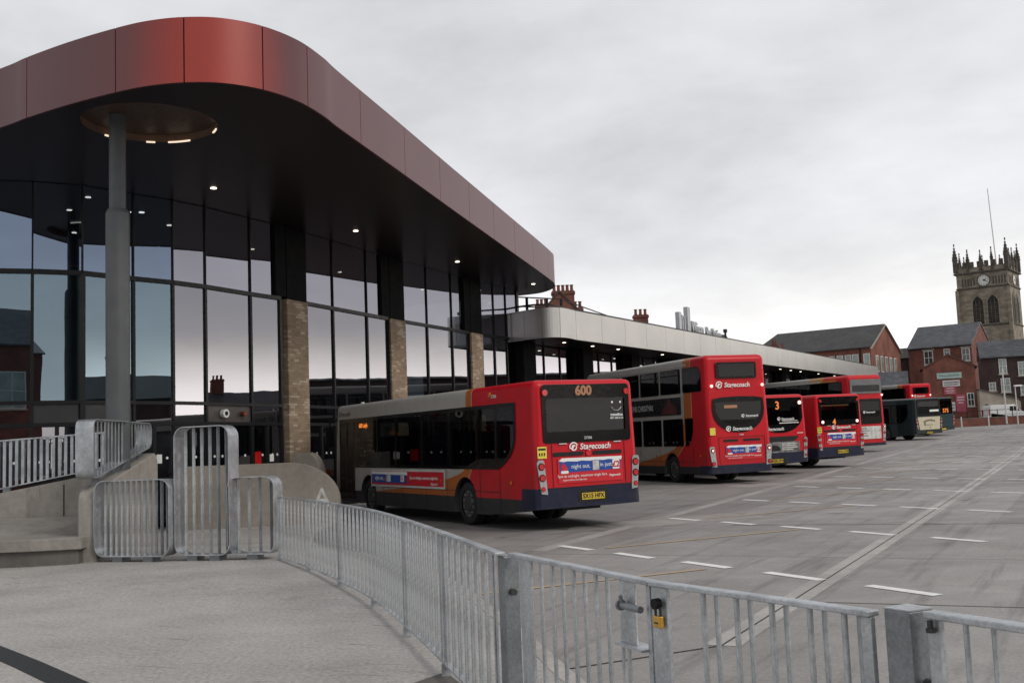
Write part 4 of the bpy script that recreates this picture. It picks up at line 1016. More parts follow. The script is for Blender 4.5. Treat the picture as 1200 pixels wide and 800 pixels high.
# roof letters
SG=thing('roof_sign','pale letters reading Wigan Bus Station standing on the edge of the silver roof','sign')
sS=14.6; sp=W0+wd*sS-wn*.8; sz=bz(sS)+BH+.08
SG.matrix_world=frame(wd,(0,0,1),(sp.x,sp.y,sz))
m=MB(); m.box(-1.3,6.6,.10,.20,-.3,-.2)
for xx in (-1.2,1.0,3.0,4.6,6.2): m.box(xx,xx+.1,-.2,.2,-.55,-.2)
m.build('sign_rail',M['black'],SG)
for i,(xx,w,h,lo) in enumerate(((.0,.36,1.1,-.05),(.5,.14,.98,-.05),(.85,.14,.95,-.05),(1.35,.45,1.5,-.25))):
    m=MB(); m.box(xx,xx+w,lo,h,-.12,.1); m.build('emblem_bar',M['letterw'],SG)
text('sign_lettering','Wigan',.95,Matrix.Translation((3.15,.42,0)),M['letterw'],SG,bold=.012,ext=.07,wide=.8)
text('sign_lettering','Bus Station',.8,Matrix.Translation((6.0,.36,0)),M['letterw'],SG,bold=.01,ext=.07,wide=.74)
vp=W0+wd*22.6-wn*.7
m=MB(); m.cyl((0,0,0),(0,0,.55),.06,10); m.cyl((0,0,.55),(0,0,.75),.12,10); tag(m.build('roof_vent_pipe',M['darkmetal'],loc=(vp.x,vp.y,bz(22.6)+BH)),'small dark vent pipe on the silver roof beyond the roof letters','vent pipe')

# ---------------------------------------------------------------- railings in front
def rail_pts(pts): return [Vector(p) for p in pts]
feet=[(-3.98,18.3),(-3.14,16.46),(-2.36,14.5),(-1.66,12.53),(-1.09,10.52),(-.6,8.62),(-.12,6.66)]
FN=thing('guard_railing','long curved galvanised guard railing from the rounded loops to the square gate post','railing',(feet[0][0],feet[0][1],0))
fo=Vector((feet[0][0],feet[0][1],0))
fs=spline([(x,y,0) for x,y in feet],6); HT=1.085
m=MB()
for a,b in zip(fs,fs[1:]): m.bar(a-fo+Vector((0,0,HT)),b-fo+Vector((0,0,HT)),.065,.02)
bevel(m.build('top_rail',M['galv'],FN),.004)
m=MB()
for a,b in zip(fs,fs[1:]): m.bar(a-fo+Vector((0,0,.10)),b-fo+Vector((0,0,.10)),.055,.014)
m.build('bottom_rail',M['galv'],FN)
m=MB(); m.box(-.013,.013,-.02,.02,-.05,HT-.012); m.box(-.035,.035,-.05,.05,.005,.10); post0=None
for x,y in feet[1:-1]:
    if not post0: post0=m.build('post',M['galv'],FN); post0.location=(x-fo.x,y-fo.y,0)
    else: copy(post0,FN,(x-fo.x,y-fo.y,0))
copy(post0,FN,(0,0,0))
fc=[0]
for a,b in zip(fs,fs[1:]): fc.append(fc[-1]+(b-a).length)
def fat(s):
    for i in range(len(fc)-1):
        if fc[i+1]>=s: return fs[i].lerp(fs[i+1],(s-fc[i])/(fc[i+1]-fc[i])),(fs[i+1]-fs[i]).normalized()
    return fs[-1],(fs[-1]-fs[-2]).normalized()
m=MB(); m.cyl((0,0,.105),(0,0,HT-.01),.0085,8); b0=None
nb_=100
for k in range(nb_):
    P,t=fat(.09+(fc[-1]-.22)*k/(nb_-1)); P=P+Vector((t.y,-t.x,0))*(.02 if k%2 else -.02)-fo
    if b0 is None: b0=m.build('baluster',M['galv'],FN); b0.location=P
    else: copy(b0,FN,P)
def post(label,x,y,ang,w=.12,h=1.10):
    t=thing('gate_post',label,'gate post',(x,y,0),ang)
    m=MB(); m.box(-w/2,w/2,-w/2,w/2,-.14,h); bevel(m.build('shaft',M['galvdark'],t),.006); m=MB(); m.box(-w/2-.002,w/2+.002,-w/2-.002,w/2+.002,h,h+.005); m.build('cap',M['galv'],t)
    m=MB(); m.box(-w/2-.06,w/2+.06,-w/2-.06,w/2+.06,-.14,0.012); m.build('base_plate',M['galv'],t)
    m=MB(); m.cyl((w/2,0,.86),(w/2+.04,0,.86),.02,10); m.cyl((w/2,0,.2),(w/2+.04,0,.2),.02,10); m.build('hinge_pin',M['hub'],t,smooth=40)
    return t
def leaf(label,A,B,zA,zB,bars,stA,stB,group):
    A=Vector((*A,0));B=Vector((*B,0));L_=(B-A).length; ang=math.atan2(B.y-A.y,B.x-A.x)
    t=thing('gate_leaf',label,'gate',(A.x,A.y,0),ang,group)
    zt=lambda s: zA+(zB-zA)*s/L_
    m=MB(); m.bar((0,0,zt(0)),(L_,0,zt(L_)),.06,.022); bevel(m.build('top_rail',M['galv'],t),.005)
    m=MB(); m.bar((0,0,.12),(L_,0,.12),.05,.02); m.build('bottom_rail',M['galv'],t)
    for s,w in ((stA),(stB)):
        m=MB(); m.box(s-w/2,s+w/2,-.012,.012,.13,zt(s)-.012); bevel(m.build('stile',M['galv'],t),.004)
    b0=None
    for s in bars:
        for k in (0,1):
            m=MB(); 
            if b0 is None: m.cyl((0,0,.13),(0,0,zt(L_/2)-.011),.0115,10); b0=m.build('baluster',M['galv'],t,smooth=40); b0.location=(s-.012,-.022,0)
            else: copy(b0,t,(s+(.012 if k else -.012),(.03 if k else -.022),0))
    return t,L_,zt
gA,gB,gE=(-.05,6.63),(.59,5.0),(1.23,3.91)
post('square galvanised post where the long curved railing meets the gate',-.075,6.72,math.atan2(-1.63,.64),.10,1.07)
t1,L1,zt1=leaf('galvanised gate leaf with the slip bolt box, hung on the curved railing post',gA,gB,1.085,1.085,[.365,.67,.949,1.214],(.22,.15),(L1_:=1.72,.035),'gate leaves')
# the slip bolt box of the gate
m=MB(); m.box(1.44,1.60,-.014,-.006,.79,1.07); o=m.build('lock_plate',M['galv'],t1)
m=MB(); m.box(1.44,1.71,-.05,.05,.775,.787); m.build('lock_shelf',M['galv'],t1)
m=MB(); m.cyl((1.51,-.045,.965),(1.71,-.045,.965),.016,14); m.cyl((1.505,-.045,.965),(1.52,-.045,.965),.026,14); m.cyl((1.53,-.045,.965),(1.53,-.055,1.01),.01,8); m.build('slip_bolt',M['galvdark'],t1,smooth=40)
m=MB(); m.cyl((1.47,-.02,.13),(1.47,-.02,.77),.009,10); m.cyl((1.53,-.02,.13),(1.53,-.02,.77),.011,10); m.build('drop_bolt',M['galv'],t1,smooth=40)
m=MB(); m.tube([(1.44,-.06,.41),(1.50,-.07,.41),(1.50,-.07,.38),(1.44,-.06,.38)],.012); m.build('bolt_keeper',M['galv'],t1)
t2,L2,zt2=leaf('galvanised gate leaf with the brass padlock hanging on it',gB,gE,1.085,1.085,[.385,.59,.792,.992,1.16],(.055,.11),(1.235,.05),'gate leaves')
PL=thing('padlock','small brass padlock with a dark shackle hanging on the gate','padlock'); PL.matrix_world=t2.matrix_basis@Matrix.Translation((.075,-.035,.93))
m=MB(); m.box(-.026,.026,-.012,.012,-.03,.022); bevel(m.build('padlock_body',M['brass'],PL),.005)
m=MB(); m.tube([(-.017,0,.02),(-.017,0,.055),(-.01,0,.07),(.01,0,.07),(.017,0,.055),(.017,0,.02)],.006); m.build('shackle',M['hub'],PL,smooth=60)
m=MB(); m.cyl((0,.008,.075),(0,-.022,.075),.024,14); m.build('hasp',M['black'],PL,smooth=40)
m=MB()
for i in range(3): m.box(-.014+i*.010,-.008+i*.010,-.0135,-.012,-.012,-.004)
m.build('padlock_stamp',M['hub'],PL)
post('square galvanised box post carrying the hinged end of the padlocked gate',1.335,3.86,R(-62),.115,1.105)
m=MB()
r3A,r3B=Vector((1.37,3.76,0)),Vector((2.25,1.95,0)); RL=thing('side_railing','short galvanised railing running out of the picture from the right-hand box post','railing',r3A,math.atan2(r3B.y-r3A.y,r3B.x-r3A.x)); L3=(r3B-r3A).length
m.bar((0,0,1.10),(L3,0,1.10),.065,.024); bevel(m.build('top_rail',M['galv'],RL),.005)
m=MB(); m.bar((0,0,.12),(L3,0,.12),.05,.02); m.build('bottom_rail',M['galv'],RL)
m=MB(); m.box(.0,.05,-.012,.012,.13,1.09); m.build('stile',M['galv'],RL)
m=MB(); m.tube([(.03,-.03,1.085),(.03,-.03,1.05)],.01); m.cyl((.03,-.03,1.06),(.03,-.03,1.045),.016,6); m.build('bolt',M['hub'],RL)
b0=None; m=MB(); m.cyl((0,0,.13),(0,0,1.09),.0095,10)
for s in (.17,.245,.395,.47,.62,.70,.85,.93,1.08,1.16,1.31,1.39,1.54,1.62,1.77,1.85):
    if b0 is None: b0=m.build('baluster',M['galv'],RL,smooth=40); b0.location=(s,-.02,0)
    else: copy(b0,RL,(s,.02 if s%.15>.08 else -.02,0))

# rounded galvanised loop barriers
def loop_barrier(label,A,B,z0,z1,nb,dep=.30,r=.2,group='rounded loop barriers',feetx=(.3,.7)):
    A=Vector((*A,0));B=Vector((*B,0)); L_=(B-A).length
    t=thing('loop_barrier',label,'barrier',(A.x,A.y,pz_plaza(A.x,A.y)),math.atan2(B.y-A.y,B.x-A.x),group)
    o=rpoly(0,L_,z0,z1,r,8); i_=rpoly(.014,L_-.014,z0+.014,z1-.014,r-.014,8); n=len(o); m=MB()
    for k in range(n):
        k2=(k+1)%n
        f=lambda p,y:(p[0],y,p[1])
        m.add([f(o[k],0),f(o[k2],0),f(i_[k2],0),f(i_[k],0),f(o[k],dep),f(o[k2],dep),f(i_[k2],dep),f(i_[k],dep)],[(0,1,2,3),(5,4,7,6),(1,0,4,5),(3,2,6,7)])
    m.build('loop_frame',M['galv'],t,smooth=35)
    b0=None; m=MB(); m.box(-.028,.028,-.005,.005,z0+.012,z1-.012)
    for k in range(nb):
        x=.14+(L_-.28)*(k/(nb-1) if nb>1 else .5)
        if b0 is None: b0=m.build('baluster',M['galv'],t); b0.location=(x,dep*.5,0); b0.rotation_euler=(0,0,R(62))
        else: c=copy(b0,t,(x,dep*.5,0))
    f0=None; m=MB(); m.box(-.1,.1,.04,dep-.04,-.03,z0+.002)
    for fx in feetx:
        if f0 is None: f0=m.build('foot',M['galvdark'],t); f0.location=(L_*fx,0,0)
        else: copy(f0,t,(L_*fx,0,0))
    return t
loop_barrier('wide low loop barrier of galvanised flat bar beside the concrete ramp wall',(-7.42,19.25),(-5.93,18.72),.09,1.40,12)
loop_barrier('tall narrow loop barrier of galvanised flat bar between two low ones',(-5.88,18.82),(-4.84,18.47),.09,2.27,6)
loop_barrier('narrow low loop barrier of galvanised flat bar next to the curved railing',(-4.92,18.60),(-4.06,18.36),.09,1.38,4,feetx=(.5,))
# loop rail on the sloping ramp wall
t=thing('ramp_rail','tapering galvanised loop rail standing on the sloping concrete ramp wall','railing',(-7.72,19.2,0))
def tap(y0,y1,zt,zb0,zb1,r):
    c=[(y0,zb0),(y1,zb1),(y1,zt),(y0,zt)]; out=[]
    for i in range(4):
        p=Vector(c[i]);a=(Vector(c[i-1])-p).normalized();b=(Vector(c[(i+1)%4])-p).normalized()
        for k in range(7):
            w=k/6; out.append(p+a*r*(1-w)**2+b*r*w**2)
    return out
o=tap(0,3.1,2.54,1.46,2.06,.2); i_=tap(.014,3.086,2.526,1.474,2.074,.19); n=len(o); m=MB()
for k in range(n):
    k2=(k+1)%n; f=lambda p,x:(x,p[0],p[1])
    m.add([f(o[k],0),f(o[k2],0),f(i_[k2],0),f(i_[k],0),f(o[k],.32),f(o[k2],.32),f(i_[k2],.32),f(i_[k],.32)],[(0,1,2,3),(5,4,7,6),(1,0,4,5),(3,2,6,7)])
m.build('loop_frame',M['galv'],t,smooth=35)
for k in range(17):
    y=.16+2.8*k/16; zb=1.475+.6*y/3.1; m=MB(); m.box(.26,.27,y-.022,y+.022,zb,2.53); m.build('baluster',M['galv'],t)
for y in (.5,1.55,2.6):
    m=MB(); m.box(.1,.22,y-.05,y+.05,1.2+.6*y/3.1,1.475+.6*y/3.1); m.build('foot',M['galvdark'],t)
# concrete ramp, terrace block, walls
CW=tag(MB().build('x',[]) if False else thing('ramp_wall','grey cast concrete ramp wall and terrace step at the left edge, rounded at its end','wall',(-7.7,19.3,0)),None,None)
co=Vector((-7.7,19.3,0))
class CB(MB):
    def build(s,name,mats,parent=None,**k):
        s.v=[tuple(Vector(v)-co) for v in s.v]; return MB.build(s,name,mats,parent or CW,**k)
q=CB(); prof=[(19.3,-.1),(22.6,-.1),(22.6,1.75),(22.52,1.88),(22.4,1.93),(19.75,1.38),(19.5,1.33),(19.36,1.24),(19.3,1.1)]
q.prism(prof,-7.72,-7.38,0,lambda y,z,x:(x,y,z)); bevel(q.build('side_wall',M['conc'],smooth=40),.03,3)
q=CB(); q.prism([(-19,-.1),(-7.6,-.1),(-7.6,1.70),(-11.5,1.06),(-19,-.05)],22.05,22.35,0,lambda x,z,y:(x,y,z)); bevel(q.build('ramp_parapet',M['conc']),.015)
q=CB(); q.poly([(-19,20.0,.3),(-7.73,20.0,.3),(-7.73,22.04,.72),(-19,22.04,.72)]); q.poly([(-19,18.95,.47),(-8.3,18.95,.47),(-7.73,19.3,.5),(-7.73,20.0,.52),(-7.73,22.04,.74),(-19,22.04,.74)]); q.build('terrace_top',M['conc'])
q=CB(); q.prism([(-19,18.85),(-8.35,18.85),(-7.55,19.02),(-7.55,19.32),(-19,19.32)],.30,.50); bevel(q.build('step_slab',M['conc']),.015)
q=CB(); q.prism([(-19,18.93),(-8.40,18.93),(-7.62,19.08),(-7.62,19.32),(-19,19.32)],-.1,.30); bevel(q.build('step_base',M['concdark']),.01)
q=CB()
for x in (-14.8,-12.4,-10.6,-9.1,-8.1): q.box(x,x+.02,22.042,22.049,.72,1.62-(-7.6-x)*.165)
q.build('wall_joint',M['slot'])
t=thing('ramp_railing','galvanised bar railing climbing along the concrete ramp wall at the left edge','railing',(-7.9,22.2,0))
zb=lambda x:1.75+(x+7.9)*.166; ztp=lambda x:2.40+(x+7.9)*.042
m=MB(); m.bar((-10.5,0,ztp(-18.4)),(0,0,ztp(-7.9)),.06,.03); m.build('top_rail',M['galv'],t)
m=MB(); m.bar((-10.5,0,zb(-18.4)),(0,0,zb(-7.9)),.06,.02); m.build('bottom_rail',M['galv'],t)
for k in range(84):
    x=-10.4+10.3*k/83; m=MB(); m.box(x-.03,x+.03,-.008,.008,zb(x-7.9),ztp(x-7.9)); m.build('baluster',M['galv'],t)
for k in range(6):
    x=-9.8+1.85*k; m=MB(); m.box(x-.07,x+.07,-.04,.04,zb(x-7.9)-.15,zb(x-7.9)); m.build('foot',M['galvdark'],t)
# curved bay nose walls
def nose(label,x0,x1,y0,y1,zt,letter,group):
    t=thing('bay_nose_wall',label,'wall',(x0,y0,0),math.atan2(y1-y0,x1-x0),group); L_=math.hypot(x1-x0,y1-y0)
    rr=min(1.25,L_*.45); poly=[(0,-.1),(L_,-.1),(L_,zt-.95)]+[(L_-rr+rr*math.cos(R(a)),zt-.95+.95*math.sin(R(a))) for a in range(10,91,10)]+[(0,zt)]
    m=MB(); m.prism(poly,0,.4,0,lambda x,z,y:(x,y,z)); bevel(m.build('wall_body',M['concbeige'],t,smooth=30),.04,3)
    if letter: text('bay_letter',letter,.62,frame((1,0,0),(0,0,1),(L_-.42,-.008,.74)),M['adwhite'],t,bold=.006)
    return t
nose('curved beige concrete nose wall behind the loop barriers, marked with a white A',-8.0,-4.25,26.0,26.3,1.62,'A','bay nose walls')
nose('low beige concrete nose wall half hidden beside the front of the 600 bus',-6.2,-5.35,30.35,30.15,1.85,None,'bay nose walls')
# a dropped stick on the plaza
m=MB(); m.tube([(0,0,0),(.10,.02,.006),(.2,.0,.0),(.28,.03,.004)],.012,6); m.bar((.2,.0,.004),(.27,-.03,.002),.012,.012); tag(m.build('stick',M['bark'],loc=(-4.85,16.3,.012)),'short dark stick lying on the pale plaza paving','stick')

# ---------------------------------------------------------------- buildings beyond
def windows(parent,specs,frame_m,pane_m,th=.05,cross=True):
    """specs (x,z,w,h) on the local y=0 face looking to -y"""
    for (x,z,w,h) in specs:
        m=MB(); f=.09
        m.box(x-w/2,x+w/2,-th,.02,z,z+f); m.box(x-w/2,x+w/2,-th,.02,z+h-f,z+h); m.box(x-w/2,x-w/2+f,-th,.02,z+f,z+h-f); m.box(x+w/2-f,x+w/2,-th,.02,z+f,z+h-f)
        if cross: m.box(x-w/2+f,x+w/2-f,-th+.01,.02,z+h*.5-.03,z+h*.5+.03); m.box(x-.03,x+.03,-th+.012,.02,z+f,z+h-f)
        o=m.build('window',frame_m,parent); m=MB(); m.box(x-w/2+f*.5,x+w/2-f*.5,-.015,.01,z+f*.5,z+h-f*.5); m.build('pane',pane_m,o)
        m=MB(); m.box(x-w/2-.1,x+w/2+.1,-th-.06,.0,z-.14,z-.003); m.build('sill',M['stonetrim'],o)
def gable_house(name,label,cat,x,y,rot,w,d,zb,ze,zr,wall,roof,front_gable=False,hip=0):
    """w along local x (front at y=0), depth d; ridge along x unless front_gable"""
    t=thing(name,label,cat,(x,y,zb),rot)
    E=ze-zb;Rg=zr-zb
    m=MB()
    if front_gable: m.prism([(0,-1),(w,-1),(w,E),(w/2,Rg),(0,E)],0,d,0,lambda a,z,k:(a,k,z))
    else:
        if hip: m.box(0,w,0,d,-1,E)
        else: m.prism([(0,-1),(d,-1),(d,E),(d/2,Rg),(0,E)],0,w,0,lambda a,z,k:(k,a,z))
    m.build('wall',wall,t)
    ov=.3; m=MB(); th=.14
    if front_gable:
        for sx in (0,1):
            xo=-ov if sx==0 else w+ov; ze_=E-ov*(Rg-E)/(w/2)
            m.add([(xo,-.1,ze_+.02),(w/2,-.1,Rg+.02),(w/2,d+.1,Rg+.02),(xo,d+.1,ze_+.02),(xo,-.1,ze_+th),(w/2,-.1,Rg+th+.03),(w/2,d+.1,Rg+th+.03),(xo,d+.1,ze_+th)],[(0,1,2,3),(4,5,6,7),(0,1,5,4),(2,3,7,6),(0,3,7,4)])
    else:
        ze_=E-ov*(Rg-E)/(d/2); h0=hip
        for sy in (0,1):
            yo=-ov if sy==0 else d+ov
            m.add([(-.1,yo,ze_+.02),(w+.1,yo,ze_+.02),(w+.1,d/2,Rg+.02),(-.1+h0,d/2,Rg+.02),(-.1,yo,ze_+th),(w+.1,yo,ze_+th),(w+.1,d/2,Rg+th+.03),(-.1+h0,d/2,Rg+th+.03)],[(0,1,2,3),(4,5,6,7),(0,1,5,4),(0,3,7,4),(1,2,6,5)])
        if hip: m.add([(-.1,-ov,ze_+th),(-.1,d+ov,ze_+th),(-.1+h0,d/2,Rg+th+.03)],[(0,1,2)]); m.prism([(-0,E-.02),(d,E-.02),(d/2,Rg)],w-.2,w,1,lambda a,z,k:(k,a,z))
    r=m.build('roof',[roof,wall],t)
    return t,r
def chimney(parent,x,y,z0,h,w=.9,d=.6,pots=3):
    m=MB(); m.box(x-w/2,x+w/2,y-d/2,y+d/2,z0,z0+h); m.box(x-w/2-.07,x+w/2+.07,y-d/2-.07,y+d/2+.07,z0+h-.28,z0+h-.08)
    c=m.build('chimney',M['redbrick'],parent)
    for k in range(pots):
        px=x-w/2+w*(k+.5)/pots; m=MB(); m.cyl((px,y,z0+h),(px,y,z0+h+.5),.14,10,0,.11); m.cyl((px,y,z0+h+.42),(px,y,z0+h+.5),.15,10); m.build('chimney_pot',M['potterra'],c,smooth=40)
    return c
# far boundary wall
bwall=thing('boundary_wall','low red brick boundary wall across the far side of the bus apron','wall',(38,107.4,0))
m=MB(); N=24
for k in range(N):
    x0=40*k/N;x1=40*(k+1)/N; X0=38+x0;X1=38+x1; z0=gz(X0,107.4+x0*.11);z1=gz(X1,107.4+x1*.11)
    m.add([(x0,x0*.11,z0-.3),(x1,x1*.11,z1-.3),(x1,x1*.11+.3,z1-.3),(x0,x0*.11+.3,z0-.3),(x0,x0*.11,z0+.75),(x1,x1*.11,z1+.75),(x1,x1*.11+.3,z1+.75),(x0,x0*.11+.3,z0+.75)],[(0,1,5,4),(2,3,7,6),(4,5,6,7)]+([(0,3,7,4)] if k==0 else [])+([(1,2,6,5)] if k==N-1 else []))
m.build('wall_body',M['redbrick'],bwall)
m=MB(); m.bar((0,.15,gz(38,107.4)+.78),(40,4.55,gz(78,111.8)+.78),.36,.08); m.build('coping',M['concdark'],bwall)
fz=thing('mesh_fence','low dark post and rail fence on top of the far brick wall','fence',(41.5,107.9,0))
m=MB(); m.bar((0,0,3.75),(11,1.2,4.0),.04,.05); m.bar((0,0,3.25),(11,1.2,3.5),.03,.03); m.build('fence_rail',M['black'],fz)
for k in range(8):
    m=MB(); m.cyl((11*k/7,1.2*k/7,2.9),(11*k/7,1.2*k/7,3.8+.25*k/7),.04,8); m.build('fence_post',M['black'],fz)
for k,(X,Y,l,w) in enumerate(((41.0,106.9,'first pale','nearest the teal bus'),(43.6,107.2,'second pale','below the pink signs'),(46.4,107.5,'third pale','left of the white van'))):
    t=thing('wall_bollard','%s concrete bollard along the far wall, %s'%(l,w),'bollard',(X,Y,gz(X,Y)),0,'bollards along the far wall'); m=MB(); m.cyl((0,0,0),(0,0,1.0),.07,10); m.build('shaft',M['offwhite'],t)

# brick hall with long slate roof
A_,rA=gable_house('brick_hall','long red brick hall with a dark slate roof behind the silver roof','building',28.8,133.6,R(-35),15,11.8,3.0,12.0,14.9,M['redbrick2'],M['slatedark'],hip=1.8)
windows(A_,[(15+q,6.9,.75,1.35) for q in (-4.6,-3.6,-2.65,-1.8,-.5)],M['winwhite'],M['winlight'],cross=False)
m=MB(); m.box(13.75,13.85,-.12,-.02,2,9.0); m.build('drainpipe',M['black'],A_)
m=MB()
for a,b in (((8.75,-.35),(11.92,5.9)),((8.75,12.15),(11.92,5.9))): m.bar((15.13,a[1],a[0]),(15.13,b[1],b[0]),.08,.24,0,(1,0,0))
m.build('bargeboard',M['stonetrim'],A_)
for yy in (2.2,4.0,5.8,7.6,9.4):
    m=MB(); m.box(15,15.06,yy-.5,yy+.5,6.2,8.1); o=m.build('window',M['winwhite'],A_); m=MB(); m.box(15.061,15.08,yy-.4,yy+.4,6.3,8.0); m.build('pane',M['winlight'],o)
hs,rh=gable_house('terrace_house','low slate roofed house with small chimneys at the left of the brick hall','house',25.5,128.5,R(-35),6,5,2.6,9.6,11.6,M['redbrick'],M['slatedark'])
chimney(rh,4.7,2.6,8.2,2.1,.75,.5,2); chimney(rh,5.7,2.6,8.2,1.6,.5,.5,1)
sh,rs=gable_house('brick_shed','small brick shed with a slate roof at the end of the silver roof','shed',39.6,119.6,R(-20),3.3,3.5,2.5,7.2,8.6,M['redbrick'],M['slate'])
# brick townhouse with gabled annexe
B_,rB=gable_house('brick_townhouse','tall red brick house with a grey slate roof left of the church tower','building',50.2,138.3,R(-35),7.6,11.6,3.2,12.6,15.6,M['redbrick'],M['slate'])
windows(B_,[(2.45,7.2,1.1,1.75),(4.68,8.2,.75,.85),(6.9,7.35,.95,1.6)],M['winwhite'],M['winpane'])
m=MB(); m.box(-.05,7.65,-.1,-.001,9.2,9.36); m.build('gutter',M['black'],B_)
m=MB()
for x,w in ((2.45,.75),(6.9,.65)): m.box(x-w,x+w,-.06,-.002,8.98,9.15)
m.build('lintel',M['stonetrim'],B_)
m=MB(); m.box(-2.4,-.004,2,7,-1,8.4); m.build('side_wing',M['darkbrick'],B_)
m=MB(); m.prism([(1.7,8.4),(7.3,8.4),(4.5,9.9)],-2.6,-.006,0,lambda a,z,k:(k,a,z)); m.build('wing_roof',M['slatedark'],B_)
an,ra=gable_house('gabled_annexe','low gabled brick annexe carrying a column of faded shop signs','building',46.15,123.0,R(-20),5.4,5.2,2.9,9.1,10.45,M['redbrick'],M['slatedark'],front_gable=True)
m=MB(); m.bar((-.12,-.06,6.2),(2.7,-.06,7.62),.06,.12,0,(0,1,0)); m.bar((5.52,-.06,6.2),(2.7,-.06,7.62),.06,.12,0,(0,1,0)); m.build('gable_coping',M['redbrick2'],an)
AE=(math.cos(R(-20)),math.sin(R(-20)))
def sign(label,x0,x1,z0,z1,mm,lines,grp='shop signs on the annexe wall'):
    w,h=x1-x0,z1-z0; x=(x0+x1)/2
    t=thing('shop_sign',label,'sign',(46.15+x*AE[0]-.02*AE[1]*0,123.0+x*AE[1]-.01,z0),R(-20),grp)
    m=MB(); m.box(-w/2,w/2,-.06,.0,0,h); m.build('sign_board',mm,t)
    if lines:
        m=MB()
        for (a,b,c) in lines: m.box(-w*b/2,w*b/2,-.066,-.062,h*a-h*c/2,h*a+h*c/2)
        m.build('sign_print',M['signwhite'] if mm is M['signpink'] else M['adgrey'],t)
sign('long pale green sign, highest on the gabled annexe',1.4,4.0,7.85,8.5,M['signgreen'],[(.5,.8,.15)])
sign('white sign between the pale green sign and the pink square sign',1.95,3.75,6.95,7.65,M['signwhite'],[(.65,.85,.2),(.3,.8,.14)])
sign('pink square sign below the white sign on the annexe',2.05,3.3,6.05,6.92,M['signpink'],[(.8,.6,.1),(.5,.75,.1),(.25,.6,.08)])
sign('larger pink sign low down beside the annexe window',3.2,4.2,4.0,6.0,M['signpink'],[(.85,.7,.06),(.7,.75,.06),(.55,.5,.06)])
sign('small white notice board at the foot of the annexe wall',2.9,3.75,4.1,5.2,M['signwhite'],[(.7,.8,.15),(.35,.7,.12)]) if False else sign('small white notice board at the foot of the annexe wall',2.3,3.1,4.2,5.2,M['signwhite'],[(.7,.8,.15),(.35,.7,.12)])
windows(an,[(4.75,1.75,.75,1.5)],M['winwhite'],M['winpane'])
# dark brick house C
C_,rC=gable_house('dark_brick_house','soot-dark brick house with green-paned windows behind the white van','house',54.0,126.0,R(-20),14,5.5,3.0,10.35,12.2,M['darkbrick'],M['slate'])
windows(C_,[(2.3,5.3,.85,1.75),(4.3,5.0,.85,1.6),(7.2,4.8,.95,1.7),(1.05,3.4,.75,1.0),(2.45,3.2,1.0,1.6),(4.4,2.8,.9,1.1),(7.4,2.4,1.0,1.6)],M['winwhite'],M['winlight'])
chimney(rC,.3,2.7,7.2,1.5,.9,.8,2)
lt=thing('lean_to','pale rendered lean-to with a sloping top behind the white van','shed',(50.95,119.9,2.7),R(-10)); m=MB(); m.prism([(0,-.5),(4.2,-.5),(4.2,2.2),(3.95,2.45),(0,3.65)],0,1.0,0,lambda a,z,k:(a,k,z)); m.build('wall',M['render'],lt)
m=MB(); m.prism([(-.1,3.70),(4.0,2.455),(4.0,2.56),(-.1,3.80)],-.12,1.1,0,lambda a,z,k:(a,k,z)); m.build('roof',M['concdark'],lt)
for x,z,w in ((.5,1.9,.35),(2.2,1.6,.25),(1.0,1.5,.25),(3.2,1.4,.3)):
    m=MB(); m.box(x,x+w,-.02,-.001,z,z+.2); m.build('vent_grille',M['concdark'],lt)
# church tower
CT=thing('church_tower','weathered sandstone church tower with clock, belfry windows and tall pinnacles','church',(69.9,169.5,3.4),R(-37))
TW=7.5; zt_=27.25-3.4
m=MB(); m.box(0,TW,0,TW,-1,zt_); m.build('tower_wall',M['stone'],CT)
for z,o in ((14.55,.12),(20.45,.14),(22.85,.34)):
    m=MB(); m.box(-o,TW+o,-o,TW+o,z,z+.3); bevel(m.build('string_course',M['stonedark'],CT),.08)
for cx_ in (0,TW):
    m=MB(); m.box(cx_-.25,cx_+.25,-.3,.2,-1,20.4); m.build('buttress',M['stone'],CT)
m=MB()
for side in range(4):
    for k in range(7):
        x=TW*k/7
        a=(x,x+TW/14)
        bx={0:(a[0],a[1],-.12,.3),1:(a[0],a[1],TW-.3,TW+.12),2:(-.12,.3,a[0],a[1]),3:(TW-.3,TW+.12,a[0],a[1])}[side]
        m.box(bx[0],bx[1],bx[2],bx[3],zt_-.002,zt_+.85)
m.build('battlement',M['stonedark'],CT)
def pinnacle(x,y,h,w):
    m=MB(); m.box(x-w/2,x+w/2,y-w/2,y+w/2,zt_-.6,zt_+h*.35)
    P=[(x-w*.6,y-w*.6),(x+w*.6,y-w*.6),(x+w*.6,y+w*.6),(x-w*.6,y+w*.6)]; z=zt_+h*.35
    m.add([(a,b,z) for a,b in P]+[(x,y,zt_+h)],[(0,1,4),(1,2,4),(2,3,4),(3,0,4),(0,1,2,3)])
    for k in range(4):
        q=.2+.2*k; s_=w*.58*(1-q)+.02; zz=z+(h*.65)*q
        m.box(x-s_-.05,x+s_+.05,y-s_-.05,y+s_+.05,zz,zz+.1)
    m.cyl((x,y,zt_+h-.1),(x,y,zt_+h+.28),.1,6); m.build('pinnacle',M['stonedark'],CT)
for x,y in ((0,0),(TW,0),(0,TW),(TW,TW)): pinnacle(x,y,3.7,.62)
for k,(x,y) in enumerate(((TW*.25,0),(TW*.5,0),(TW*.72,0),(TW,TW*.25),(TW,TW*.5),(TW,TW*.75),(0,TW*.35),(0,TW*.7),(TW*.3,TW),(TW*.65,TW))): pinnacle(x,y,2.3 if k%2 else 2.6,.36)
